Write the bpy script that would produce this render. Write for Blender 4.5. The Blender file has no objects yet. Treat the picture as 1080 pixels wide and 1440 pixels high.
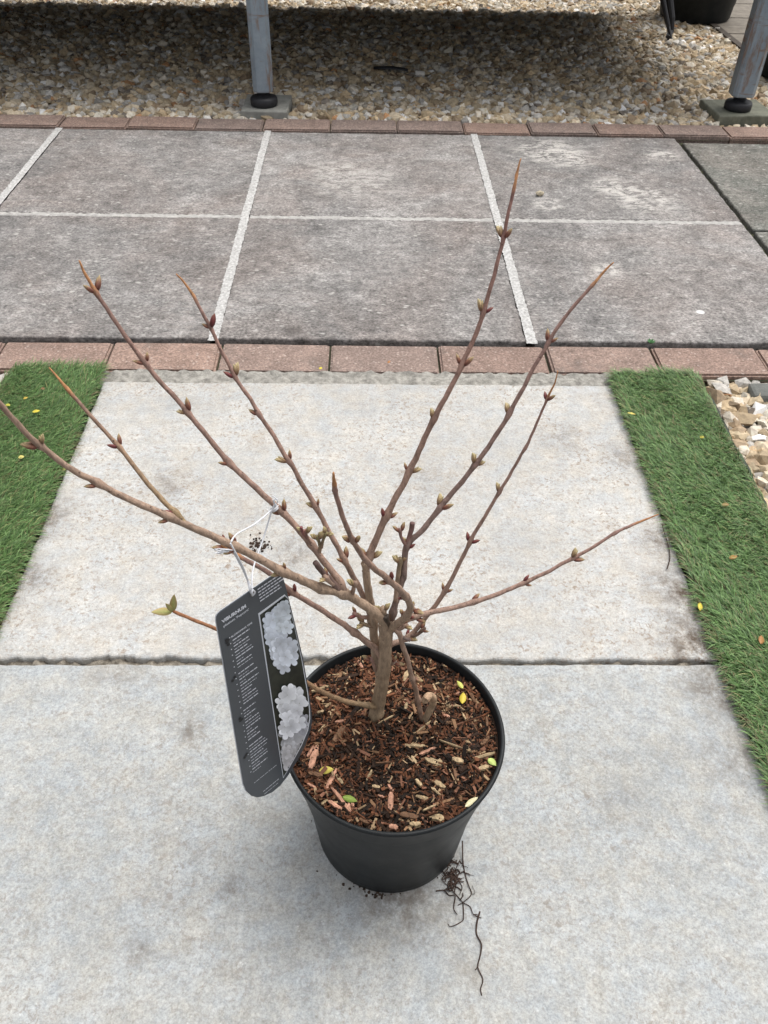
import bpy, math, random
import numpy as np
from mathutils import Vector, Matrix, noise as mnoise

random.seed(7)
RNG = np.random.default_rng(7)
SC = bpy.context.scene
COL = SC.collection
R_ = math.radians

# ------------------------------------------------------------------ camera
F = 1165.0                       # focal length in photo pixels (1080 x 1440)
H = 0.839                        # camera height
PITCH, YAW, ROLL = R_(42.46), R_(1.85), R_(1.51)
VW = Vector((math.sin(YAW) * math.cos(PITCH), math.cos(YAW) * math.cos(PITCH), -math.sin(PITCH)))
_r = Vector((math.cos(YAW), -math.sin(YAW), 0))
_u = _r.cross(VW)
VR = math.cos(ROLL) * _r + math.sin(ROLL) * _u
VU = -math.sin(ROLL) * _r + math.cos(ROLL) * _u
CAM = Vector((0, 0, H))
cd = bpy.data.cameras.new('camera')
cam = bpy.data.objects.new('camera', cd)
COL.objects.link(cam)
M3 = Matrix((VR, VU, -VW)).transposed()
cam.matrix_world = Matrix.Translation(CAM) @ M3.to_4x4()
cd.sensor_fit = 'VERTICAL'
cd.sensor_height = 36.0
cd.sensor_width = 27.0
cd.lens = F / 1440.0 * 36.0
cd.clip_start = 0.02
cd.clip_end = 500
cd.dof.use_dof = True
cd.dof.focus_distance = 0.75
cd.dof.aperture_fstop = 45.0
SC.camera = cam
SC.render.resolution_x, SC.render.resolution_y = 768, 1024

# ------------------------------------------------------------------ light
SUN_EL, SUN_AZ = R_(68), R_(48)          # overcast: high, very soft
world = bpy.data.worlds.new('World')
SC.world = world
world.use_nodes = True
wn = world.node_tree.nodes
wl = world.node_tree.links
bgn = wn['Background']
sky = wn.new('ShaderNodeTexSky')
sky.sky_type = 'NISHITA'
sky.sun_disc = False
sky.sun_elevation = SUN_EL
sky.sun_rotation = SUN_AZ
sky.dust_density = 4.0
sky.air_density = 1.0
hs = wn.new('ShaderNodeHueSaturation')
hs.inputs['Saturation'].default_value = 0.22   # cloud layer: almost neutral
wl.new(sky.outputs[0], hs.inputs['Color'])
wl.new(hs.outputs[0], bgn.inputs['Color'])
bgn.inputs['Strength'].default_value = 0.15
ld = bpy.data.lights.new('sun', 'SUN')
ld.energy = 1.2
ld.angle = R_(42)
ld.color = (1.0, 0.97, 0.92)
sun = bpy.data.objects.new('sun', ld)
COL.objects.link(sun)
_sd = Vector((math.sin(SUN_AZ) * math.cos(SUN_EL), math.cos(SUN_AZ) * math.cos(SUN_EL), math.sin(SUN_EL)))
sun.rotation_euler = _sd.to_track_quat('Z', 'Y').to_euler()
sun.location = (1, 1, 4)
SC.view_settings.view_transform = 'Standard'
SC.view_settings.look = 'None'
SC.view_settings.exposure = 0.55
SC.view_settings.gamma = 1.0
SC.render.engine = 'CYCLES'
SC.cycles.use_denoising = True
SC.cycles.max_bounces = 6


# ------------------------------------------------------------------ pixel helpers
def ray(x, y):
    return VW + VR * ((x - 540) / F) + VU * ((720 - y) / F)


def gz(x, y, z=0.0):                     # photo pixel on the level z
    d = ray(x, y)
    return CAM + d * ((z - H) / d.z)


def gy(x, y, Y):                         # photo pixel at forward distance Y
    d = ray(x, y)
    return CAM + d * (Y / d.y)


# ------------------------------------------------------------------ materials
class NT:
    def __init__(self, name, rough=0.8, spec=0.3):
        self.m = bpy.data.materials.new(name)
        self.m.use_nodes = True
        self.n = self.m.node_tree.nodes
        self.l = self.m.node_tree.links
        self.b = self.n['Principled BSDF']
        self.b.inputs['Roughness'].default_value = rough
        self.b.inputs['Specular IOR Level'].default_value = spec
        self._pos = None

    def pos(self):
        if self._pos is None:
            self._pos = self.n.new('ShaderNodeNewGeometry').outputs['Position']
        return self._pos

    def noise(self, scale, detail=4, rough=0.6, vec=None, dist=0.0):
        t = self.n.new('ShaderNodeTexNoise')
        t.inputs['Scale'].default_value = scale
        t.inputs['Detail'].default_value = detail
        t.inputs['Roughness'].default_value = rough
        t.inputs['Distortion'].default_value = dist
        self.l.new(vec or self.pos(), t.inputs['Vector'])
        return t.outputs['Fac']

    def voro(self, scale, out='Distance', vec=None, feature='F1'):
        t = self.n.new('ShaderNodeTexVoronoi')
        t.feature = feature
        t.inputs['Scale'].default_value = scale
        self.l.new(vec or self.pos(), t.inputs['Vector'])
        return t.outputs[out]

    def stretch(self, sx, sy, sz, rot=(0, 0, 0)):
        t = self.n.new('ShaderNodeMapping')
        t.inputs['Scale'].default_value = (sx, sy, sz)
        t.inputs['Rotation'].default_value = rot
        self.l.new(self.pos(), t.inputs['Vector'])
        return t.outputs[0]

    def ramp(self, fac, *stops):         # stops: (pos, value or colour)
        t = self.n.new('ShaderNodeValToRGB')
        cr = t.color_ramp
        while len(cr.elements) < len(stops):
            cr.elements.new(0.5)
        for e, (p, c) in zip(cr.elements, stops):
            e.position = p
            e.color = (c, c, c, 1) if isinstance(c, (int, float)) else (*c, 1)
        self.l.new(fac, t.inputs['Fac'])
        return t.outputs['Color']

    def mix(self, fac, a, b, mode='MIX'):
        t = self.n.new('ShaderNodeMix')
        t.data_type = 'RGBA'
        t.blend_type = mode
        for v, i in ((fac, 0), (a, 6), (b, 7)):
            if isinstance(v, (int, float)):
                t.inputs[i].default_value = v if i == 0 else (v, v, v, 1)
            elif isinstance(v, tuple):
                t.inputs[i].default_value = (*v, 1)
            else:
                self.l.new(v, t.inputs[i])
        return t.outputs[2]

    def math(self, op, a, b=0.0, clamp=False):
        t = self.n.new('ShaderNodeMath')
        t.operation = op
        t.use_clamp = clamp
        for i, v in enumerate((a, b)):
            if isinstance(v, (int, float)):
                t.inputs[i].default_value = v
            else:
                self.l.new(v, t.inputs[i])
        return t.outputs[0]

    def spot(self, c, r):                # soft disc about a place on the ground: 1 inside .. 0
        t = self.n.new('ShaderNodeVectorMath')
        t.operation = 'DISTANCE'
        self.l.new(self.pos(), t.inputs[0])
        t.inputs[1].default_value = c
        return self.math('SUBTRACT', 1.0, self.math('DIVIDE', t.outputs['Value'], r), True)

    def attr(self, name='col'):
        t = self.n.new('ShaderNodeAttribute')
        t.attribute_name = name
        return t.outputs['Color']

    def rand(self):
        return self.n.new('ShaderNodeObjectInfo').outputs['Random']

    def color(self, c):
        if isinstance(c, tuple):
            self.b.inputs['Base Color'].default_value = (*c, 1)
        else:
            self.l.new(c, self.b.inputs['Base Color'])

    def bump(self, h, strength=0.4, dist=0.002):
        t = self.n.new('ShaderNodeBump')
        t.inputs['Strength'].default_value = strength
        t.inputs['Distance'].default_value = dist
        self.l.new(h, t.inputs['Height'])
        self.l.new(t.outputs[0], self.b.inputs['Normal'])


def m_pale(name, c_lo, c_hi, stain, stain_amt, speck_amt):
    k = NT(name, 0.85, 0.25)
    base = k.mix(k.ramp(k.noise(3.5, 6, 0.65), (0.3, 0.0), (0.7, 1.0)), c_lo, c_hi)
    fine = k.noise(260, 3, 0.7)
    base = k.mix(0.75, base, k.ramp(fine, (0.28, 0.36), (0.72, 0.63)), 'OVERLAY')
    grain = k.noise(620, 2, 0.7)
    base = k.mix(0.7, base, k.ramp(grain, (0.28, 0.36), (0.72, 0.63)), 'OVERLAY')
    mid = k.noise(55, 5, 0.7)
    base = k.mix(0.6, base, k.ramp(mid, (0.3, 0.38), (0.7, 0.60)), 'OVERLAY')
    trowel = k.noise(9, 5, 0.7, k.stretch(0.35, 2.2, 1.0, (0, 0, 0.5)), 1.2)
    base = k.mix(0.3, base, k.ramp(trowel, (0.32, 0.40), (0.68, 0.58)), 'OVERLAY')
    tone = k.ramp(k.noise(26, 4, 0.7), (0.36, (0.47, 0.50, 0.53)), (0.64, (0.55, 0.515, 0.46)))
    base = k.mix(0.55, base, tone, 'OVERLAY')
    bsp = k.ramp(k.noise(210, 3, 0.8, dist=1.0), (0.60, 0.0), (0.68, 1.0))
    bsp = k.math('MULTIPLY', bsp, k.ramp(k.noise(30, 4, 0.8), (0.46, 0.0), (0.6, 1.0)))
    base = k.mix(k.math('MULTIPLY', bsp, 0.6), base, (0.24, 0.19, 0.15))
    gl = k.ramp(k.voro(170), (0.10, 1.0), (0.2, 0.0))
    gl = k.math('MULTIPLY', gl, k.ramp(k.noise(60, 2), (0.56, 0.0), (0.64, 1.0)))
    base = k.mix(k.math('MULTIPLY', gl, 0.4), base, (0.75, 0.75, 0.74))
    pit = k.ramp(k.voro(38), (0.03, 1.0), (0.075, 0.0))
    base = k.mix(k.math('MULTIPLY', pit, 0.55), base, (0.16, 0.14, 0.12))
    chalk = k.ramp(k.noise(34, 5, 0.8, dist=0.8), (0.60, 0.0), (0.72, 1.0))
    base = k.mix(k.math('MULTIPLY', chalk, 0.35), base, (0.66, 0.66, 0.65))
    # brown lichen speckle gathered in drifts
    drift = k.ramp(k.noise(7, 5, 0.7), (0.34, 0.0), (0.62, 1.0))
    sp = k.ramp(k.noise(150, 4, 0.75, dist=0.6), (0.52, 0.0), (0.62, 1.0))
    base = k.mix(k.math('MULTIPLY', k.math('MULTIPLY', drift, sp), stain_amt), base, stain)
    wash = k.ramp(k.noise(9, 6, 0.7, dist=0.4), (0.55, 0.0), (0.75, 1.0))
    base = k.mix(k.math('MULTIPLY', wash, stain_amt * 0.45), base, stain)
    dk = k.ramp(k.voro(95), (0.02, 1.0), (0.09, 0.0))
    dk = k.math('MULTIPLY', dk, k.ramp(k.noise(23, 2), (0.55, 0.0), (0.68, 1.0)))
    base = k.mix(k.math('MULTIPLY', dk, speck_amt), base, (0.12, 0.09, 0.06))
    k.color(base)
    k.bump(k.math('ADD', k.noise(130, 5, 0.7), k.math('MULTIPLY', grain, 0.5)), 0.35, 0.0015)
    return k


def finish_brown_patches(k, patch_col, spots):    # dark brown patches at set places, broken up by noise
    src = k.b.inputs['Base Color'].links[0].from_socket
    for c, r, a in spots:
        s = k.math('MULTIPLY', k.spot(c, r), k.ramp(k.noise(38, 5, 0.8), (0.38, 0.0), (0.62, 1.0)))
        src = k.mix(k.math('MULTIPLY', s, a, True), src, patch_col)
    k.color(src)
    return k.m


k1 = m_pale('concrete_warm', (0.375, 0.368, 0.352), (0.515, 0.507, 0.486), (0.25, 0.19, 0.14), 0.85, 0.9)
M_pale1 = finish_brown_patches(k1, (0.10, 0.075, 0.055),
                           [((0.45, 0.66, 0), 0.09, 1.6), ((0.44, 0.76, 0), 0.07, 1.2), ((0.435, 0.86, 0), 0.05, 1.0), ((-0.46, 0.78, 0), 0.05, 1.0),
                            ((-0.47, 0.9, 0), 0.06, 0.9), ((0.42, 1.05, 0), 0.05, 0.7), ((-0.3, 0.98, 0), 0.05, 0.7),
                            ((0.1, 0.99, 0), 0.08, 0.45), ((0.33, 1.1, 0), 0.06, 0.6), ((-0.1, 0.83, 0), 0.035, 1.0)])
k2 = m_pale('concrete_cool_shaded', (0.325, 0.333, 0.328), (0.445, 0.452, 0.445), (0.19, 0.15, 0.115), 0.5, 0.9)  # cooler slab; base also lowered to stand for shade of someone standing near
M_pale2 = finish_brown_patches(k2, (0.13, 0.11, 0.09),
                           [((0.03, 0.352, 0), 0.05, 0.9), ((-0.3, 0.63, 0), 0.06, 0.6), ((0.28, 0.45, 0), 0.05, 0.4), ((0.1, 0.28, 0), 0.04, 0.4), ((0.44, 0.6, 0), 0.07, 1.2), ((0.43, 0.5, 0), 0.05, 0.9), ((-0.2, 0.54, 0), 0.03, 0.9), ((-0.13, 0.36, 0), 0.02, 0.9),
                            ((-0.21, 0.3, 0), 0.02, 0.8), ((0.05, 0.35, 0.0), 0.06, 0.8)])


def m_greyslab(name, lo, hi, green=0.0):
    k = NT(name, 0.85, 0.25)
    base = k.mix(k.ramp(k.noise(4, 6, 0.7, dist=0.5), (0.32, 0.0), (0.68, 1.0)), lo, hi)
    base = k.mix(0.5, base, k.ramp(k.rand(), (0.0, 0.42), (1.0, 0.60)), 'OVERLAY')
    base = k.mix(k.ramp(k.noise(3, 4, 0.6, dist=1.0), (0.42, 0.0), (0.68, 0.75)), base, (0.205, 0.175, 0.158))
    base = k.mix(0.8, base, k.ramp(k.noise(11, 6, 0.75, dist=0.6), (0.32, 0.32), (0.68, 0.68)), 'OVERLAY')
    if green:
        base = k.mix(green, base, (0.085, 0.10, 0.07))
    st = k.noise(50, 6, 0.78, k.stretch(0.8, 1.0, 1.0))
    base = k.mix(0.85, base, k.ramp(st, (0.32, 0.24), (0.68, 0.78)), 'OVERLAY')
    g = k.noise(210, 3, 0.78, k.stretch(0.75, 1, 1))
    base = k.mix(0.9, base, k.ramp(g, (0.32, 0.18), (0.68, 0.82)), 'OVERLAY')
    # pale flecks of aggregate and efflorescence
    fl = k.ramp(k.voro(70, vec=k.stretch(0.6, 1, 1)), (0.14, 1.0), (0.3, 0.0))
    fl = k.math('MULTIPLY', fl, k.ramp(k.noise(40, 2), (0.46, 0.0), (0.6, 1.0)))
    base = k.mix(k.math('MULTIPLY', fl, 0.75), base, (0.48, 0.46, 0.43))
    pk = k.ramp(k.noise(2.6, 5, 0.7, dist=0.8), (0.5, 0.0), (0.68, 1.0))
    pb = k.ramp(k.noise(85, 5, 0.75, k.stretch(0.45, 1, 1)), (0.46, 0.0), (0.62, 1.0))
    base = k.mix(k.math('MULTIPLY', k.math('MULTIPLY', pk, pb), 0.55), base, (0.42, 0.37, 0.34))
    if not green:
        brk = k.ramp(k.noise(48, 6, 0.8, k.stretch(0.5, 1, 1), 0.8), (0.47, 0.0), (0.56, 1.0))
        for px, py, r in ((770, 212, .13), (800, 222, .10), (770, 287, .05), (905, 280, .12), (860, 262, .08), (855, 380, .045), (930, 218, .07), (500, 255, .16), (470, 240, .1)):
            s = k.ramp(k.spot(tuple(gz(px, py)), r), (0.0, 0.0), (0.55, 1.0))
            base = k.mix(k.math('MULTIPLY', k.math('MULTIPLY', s, brk), 0.85 if px > 600 else 0.5), base, (0.55, 0.52, 0.48))
        s = k.ramp(k.spot(tuple(gz(985, 439)), 0.014), (0.3, 0.0), (0.5, 1.0))
        base = k.mix(s, base, (0.65, 0.64, 0.62))
        s = k.ramp(k.spot(tuple(gz(412, 466)), 0.035), (0.1, 0.0), (0.8, 0.7))
        base = k.mix(s, base, (0.07, 0.06, 0.055))
    dk = k.ramp(k.voro(85), (0.10, 1.0), (0.26, 0.0))
    dk = k.math('MULTIPLY', dk, k.ramp(k.noise(30, 2), (0.42, 0.0), (0.58, 1.0)))
    base = k.mix(k.math('MULTIPLY', dk, 0.5), base, (0.06, 0.055, 0.05))
    k.color(base)
    k.bump(k.math('ADD', k.noise(160, 5, 0.75), g), 0.6, 0.002)
    return k.m


M_grey = m_greyslab('weathered_grey_slab', (0.155, 0.147, 0.141), (0.285, 0.271, 0.258))
M_greyd = m_greyslab('damp_dark_slab', (0.12, 0.118, 0.108), (0.185, 0.18, 0.165), 0.22)


def m_brick():
    k = NT('red_block_paver', 0.85, 0.25)
    base = k.ramp(k.rand(), (0.0, (0.235, 0.165, 0.135)), (0.5, (0.275, 0.19, 0.152)), (1.0, (0.225, 0.172, 0.148)))
    base = k.mix(0.6, base, k.ramp(k.noise(22, 5, 0.7), (0.3, 0.3), (0.7, 0.7)), 'OVERLAY')
    base = k.mix(0.7, base, k.ramp(k.noise(230, 3, 0.75), (0.32, 0.18), (0.68, 0.82)), 'OVERLAY')
    fl = k.ramp(k.voro(120), (0.16, 1.0), (0.34, 0.0))
    fl = k.math('MULTIPLY', fl, k.ramp(k.noise(80, 2), (0.44, 0.0), (0.58, 1.0)))
    base = k.mix(k.math('MULTIPLY', fl, 0.6), base, (0.52, 0.43, 0.38))
    gr = k.ramp(k.noise(14, 6, 0.75), (0.55, 0.0), (0.7, 1.0))
    base = k.mix(k.math('MULTIPLY', gr, 0.5), base, (0.11, 0.10, 0.09))
    k.color(base)
    k.bump(k.noise(240, 4, 0.75), 0.5, 0.0015)
    return k.m


M_brick = m_brick()


def m_simple(name, lo, hi, scale, rough=0.8, spec=0.3, bump=0.3, bs=None, bd=0.001):
    k = NT(name, rough, spec)
    k.color(k.mix(k.ramp(k.noise(scale, 5, 0.65), (0.3, 0.0), (0.7, 1.0)), lo, hi))
    if bump:
        k.bump(k.noise(bs or scale * 5, 4, 0.7), bump, bd)
    return k.m


M_mortar = m_simple('pale_mortar', (0.26, 0.25, 0.235), (0.66, 0.65, 0.63), 170, bump=0.7, bs=380, bd=0.002)
M_mortar_thin = m_simple('grey_mortar', (0.27, 0.26, 0.245), (0.52, 0.50, 0.47), 70, bump=0.7, bs=300, bd=0.002)
M_ledge = m_simple('rough_mortar_bed', (0.17, 0.16, 0.14), (0.44, 0.42, 0.375), 85, bump=1.0, bs=150, bd=0.004)
M_crumb = m_simple('crumbling_joint', (0.10, 0.085, 0.065), (0.36, 0.32, 0.26), 110, bump=1.0, bs=230, bd=0.003)
M_moss = m_simple('mossy_joint', (0.03, 0.035, 0.018), (0.10, 0.095, 0.055), 120, bump=1.0, bs=300, bd=0.003)
M_ground = m_simple('dark_subsoil', (0.05, 0.042, 0.033), (0.14, 0.12, 0.095), 40, bump=1.0, bs=90, bd=0.01)
M_pad = m_simple('mossy_concrete_pad', (0.20, 0.20, 0.18), (0.34, 0.335, 0.30), 30, bump=0.6, bs=250, bd=0.002)
M_padg = m_simple('green_concrete_pad', (0.11, 0.115, 0.085), (0.20, 0.20, 0.155), 30, bump=0.6, bs=250, bd=0.002)
M_rubber = m_simple('black_rubber', (0.012, 0.012, 0.014), (0.022, 0.022, 0.025), 90, 0.55, 0.4, 0.1)
M_wood = m_simple('grey_timber', (0.14, 0.12, 0.095), (0.24, 0.21, 0.17), 25, bump=0.5, bs=120)
M_joist = m_simple('brown_timber', (0.04, 0.032, 0.025), (0.08, 0.063, 0.048), 25, bump=0.5, bs=120)
M_stoneblock = m_simple('dark_stone', (0.10, 0.105, 0.095), (0.17, 0.17, 0.155), 40, bump=0.6, bs=200, bd=0.002)


def m_attr(name, rough=0.8, spec=0.25, grain=0.0, gscale=300, bump=0.0, trans=0.0, sub=None):
    k = NT(name, rough, spec)
    c = k.attr()
    if grain:
        c = k.mix(grain, c, k.ramp(k.noise(gscale, 4, 0.7), (0.28, 0.2), (0.72, 0.8)), 'OVERLAY')
    k.color(c)
    if bump:
        k.bump(k.noise(gscale * 1.4, 3, 0.7), bump, 0.001)
    return k.m


M_gravel = m_attr('gravel_stone', 0.75, 0.3, 0.6, 120, 0.3)
M_turf = m_attr('turf_fibre', 0.5, 0.35)
M_soil = m_attr('compost_fibre', 0.85, 0.2, 0.5, 500)
M_leaf = m_attr('small_leaf', 0.5, 0.4, 0.25, 500)
M_bud = m_attr('bud_scale', 0.55, 0.35, 0.35, 900, 0.2)


def m_bark():
    k = NT('twig_bark', 0.62, 0.35)
    c = k.attr()
    c = k.mix(0.65, c, k.ramp(k.noise(300, 5, 0.75, k.stretch(1, 1, 0.3)), (0.3, 0.15), (0.7, 0.85)), 'OVERLAY')
    c = k.mix(0.3, c, k.ramp(k.noise(35, 4, 0.6), (0.3, 0.3), (0.7, 0.72)), 'OVERLAY')
    len_ = k.ramp(k.voro(260), (0.10, 1.0), (0.2, 0.0))
    len_ = k.math('MULTIPLY', len_, k.ramp(k.noise(140, 2), (0.44, 0.0), (0.56, 1.0)))
    c = k.mix(k.math('MULTIPLY', len_, 0.8), c, (0.10, 0.065, 0.045))
    k.color(c)
    k.bump(k.math('ADD', k.noise(420, 4, 0.7, k.stretch(1, 1, 0.4)), k.math('MULTIPLY', len_, 0.6)), 0.8, 0.001)
    return k.m


M_bark = m_bark()


def m_pot():
    k = NT('black_pot_plastic', 0.5, 0.25)
    k.color(k.mix(k.ramp(k.noise(45, 5, 0.7), (0.45, 0.0), (0.8, 0.45)), (0.010, 0.012, 0.013), (0.030, 0.032, 0.032)))
    k.l.new(k.ramp(k.noise(18, 4, 0.6), (0.3, 0.4), (0.7, 0.56)), k.b.inputs['Roughness'])
    k.bump(k.noise(900, 2, 0.5), 0.12, 0.0004)
    return k.m


M_pot = m_pot()


def m_steel():
    k = NT('worn_grey_steel', 0.45, 0.5)
    base = k.mix(k.ramp(k.noise(16, 5, 0.7), (0.3, 0.0), (0.7, 1.0)), (0.19, 0.235, 0.275), (0.30, 0.35, 0.395))
    streak = k.ramp(k.noise(14, 5, 0.75, k.stretch(3.0, 3.0, 0.5), 0.5), (0.52, 0.0), (0.64, 1.0))
    band = k.ramp(k.noise(11, 4, 0.7, k.stretch(0.5, 0.5, 3.0), 0.3), (0.56, 0.0), (0.64, 1.0))
    rust = k.math('MAXIMUM', streak, band)
    base = k.mix(k.math('MULTIPLY', rust, 0.75), base, (0.20, 0.105, 0.05))
    k.color(base)
    k.b.inputs['Metallic'].default_value = 0.25
    k.bump(k.noise(120, 4, 0.6), 0.15, 0.001)
    return k.m


M_steel = m_steel()
M_card = m_simple('dark_grey_card', (0.055, 0.062, 0.071), (0.065, 0.072, 0.081), 20, 0.34, 0.5, 0.0)
M_cardedge = m_simple('white_card_core', (0.55, 0.57, 0.6), (0.6, 0.62, 0.65), 20, 0.5, 0.4, 0.0)
M_ink = m_simple('white_print', (0.62, 0.65, 0.7), (0.68, 0.7, 0.75), 20, 0.4, 0.4, 0.0)
M_inkd = m_simple('black_print', (0.012, 0.013, 0.015), (0.02, 0.02, 0.022), 20, 0.4, 0.4, 0.0)
M_photo = m_simple('dark_photo_print', (0.010, 0.012, 0.010), (0.035, 0.040, 0.028), 90, 0.34, 0.5, 0.0)
M_petal = m_attr('petal_print', 0.34, 0.5, 0.18, 350)
M_string = m_simple('white_twine', (0.62, 0.63, 0.66), (0.75, 0.76, 0.78), 300, 0.8, 0.2, 0.4, 900, 0.0004)
M_root = m_simple('dark_root', (0.030, 0.020, 0.016), (0.085, 0.055, 0.042), 120, 0.85, 0.2, 0.5, 500)


# ------------------------------------------------------------------ mesh helpers
class MB:
    def __init__(self):
        self.v, self.f, self.c = [], [], []

    def add(self, vs, fs, col=None):
        o = len(self.v)
        self.v += [tuple(p) for p in vs]
        self.f += [tuple(i + o for i in q) for q in fs]
        if col is not None:
            if isinstance(col, list):
                self.c += col
            else:
                self.c += [col] * len(vs)

    def box(self, x0, x1, y0, y1, z0, z1, col=None):
        vs = [(x, y, z) for z in (z0, z1) for y in (y0, y1) for x in (x0, x1)]
        self.add(vs, [(0, 2, 3, 1), (4, 5, 7, 6), (0, 1, 5, 4), (2, 6, 7, 3), (0, 4, 6, 2), (1, 3, 7, 5)], col)

    def lathe(self, prof, n=48, c=(0, 0, 0), col=None, close=True):
        vs, fs = [], []
        for r, z in prof:
            for i in range(n):
                a = 2 * math.pi * i / n
                vs.append((c[0] + r * math.cos(a), c[1] + r * math.sin(a), c[2] + z))
        for j in range(len(prof) - 1):
            for i in range(n):
                k = (i + 1) % n
                fs.append((j * n + i, j * n + k, (j + 1) * n + k, (j + 1) * n + i))
        if close:
            fs.append(tuple(reversed(range(n))))
            fs.append(tuple((len(prof) - 1) * n + i for i in range(n)))
        self.add(vs, fs, col)

    def tube(self, pts, rads, n=8, cols=None, squash=None):
        pts = [Vector(p) for p in pts]
        vs, fs, cc = [], [], []
        t = (pts[1] - pts[0]).normalized()
        ref = Vector((0, 0, 1)) if abs(t.z) < 0.9 else Vector((1, 0, 0))
        a = t.cross(ref).normalized()
        for i, p in enumerate(pts):
            t = (pts[min(i + 1, len(pts) - 1)] - pts[max(i - 1, 0)])
            if t.length < 1e-9:
                t = Vector((0, 0, 1))
            t.normalize()
            a = (a - t * a.dot(t)).normalized()
            b = t.cross(a)
            r = rads[i] if isinstance(rads, (list, tuple)) else rads
            for k in range(n):
                w = 2 * math.pi * k / n
                vs.append(p + a * (r * math.cos(w)) + b * (r * math.sin(w)))
                if cols:
                    cc.append(cols[i])
        for j in range(len(pts) - 1):
            for k in range(n):
                q = (k + 1) % n
                fs.append((j * n + k, j * n + q, (j + 1) * n + q, (j + 1) * n + k))
        fs.append(tuple(reversed(range(n))))
        fs.append(tuple((len(pts) - 1) * n + k for k in range(n)))
        self.add(vs, fs, cc if cols else None)

    def mesh(self, name, m, smooth=False):
        me = bpy.data.meshes.new(name)
        me.from_pydata(self.v, [], self.f)
        if self.c:
            at = me.color_attributes.new('col', 'FLOAT_COLOR', 'POINT')
            at.data.foreach_set('color', [x for c in self.c for x in (c[0], c[1], c[2], 1.0)])
        me.materials.append(m)
        if smooth:
            me.polygons.foreach_set('use_smooth', [True] * len(me.polygons))
        me.update()
        return me

    def build(self, name, m, parent=None, smooth=False):
        return link(name, self.mesh(name, m, smooth), parent)


def link(name, me, parent=None, loc=None):
    o = bpy.data.objects.new(name, me)
    COL.objects.link(o)
    if parent:
        o.parent = parent
    if loc is not None:
        o.location = loc
    return o


def tag(o, label=None, cat=None, group=None, kind=None):
    if label:
        o['label'] = label
    if cat:
        o['category'] = cat
    if group:
        o['group'] = group
    if kind:
        o['kind'] = kind
    return o


def empty(name, loc=(0, 0, 0)):
    # parts are built in world coordinates: the root is moved and the children compensated through the inverse
    o = bpy.data.objects.new(name, None)
    o.empty_display_size = 0.05
    COL.objects.link(o)
    o.location = loc
    return o


def adopt(root):
    inv = Matrix.Translation(root.location).inverted()
    for c in root.children:
        c.matrix_parent_inverse = inv


def np_mesh(name, V, Fc, C, m, smooth=False):
    """big meshes: V (n,3), Fc (k,3 or 4), C (n,3) -> mesh"""
    me = bpy.data.meshes.new(name)
    nv, nf, s = len(V), len(Fc), Fc.shape[1]
    me.vertices.add(nv)
    me.vertices.foreach_set('co', np.ascontiguousarray(V, dtype=np.float32).ravel())
    me.loops.add(nf * s)
    me.loops.foreach_set('vertex_index', np.ascontiguousarray(Fc, dtype=np.int32).ravel())
    me.polygons.add(nf)
    me.polygons.foreach_set('loop_start', np.arange(0, nf * s, s, dtype=np.int32))
    me.update(calc_edges=True)
    me.polygons.foreach_set('use_smooth', np.full(nf, smooth, dtype=bool))
    at = me.color_attributes.new('col', 'FLOAT_COLOR', 'POINT')
    at.data.foreach_set('color', np.concatenate([C, np.ones((nv, 1))], 1).astype(np.float32).ravel())
    me.materials.append(m)
    me.validate()
    return me


def fbm(x, y, s=1.0, seed=0.0):
    return mnoise.fractal((x * s, y * s, seed), 1.0, 2.0, 4)


# ------------------------------------------------------------------ ground and paving
b = MB()
n = 24
L = 60.0
vs = [(-L + 2 * L * i / n, -L + 2 * L * j / n, -0.075) for j in range(n + 1) for i in range(n + 1)]
fs = [(j * (n + 1) + i, j * (n + 1) + i + 1, (j + 1) * (n + 1) + i + 1, (j + 1) * (n + 1) + i) for j in range(n) for i in range(n)]
b.add(vs, fs)
tag(b.build('ground', M_ground), kind='structure')


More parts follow.
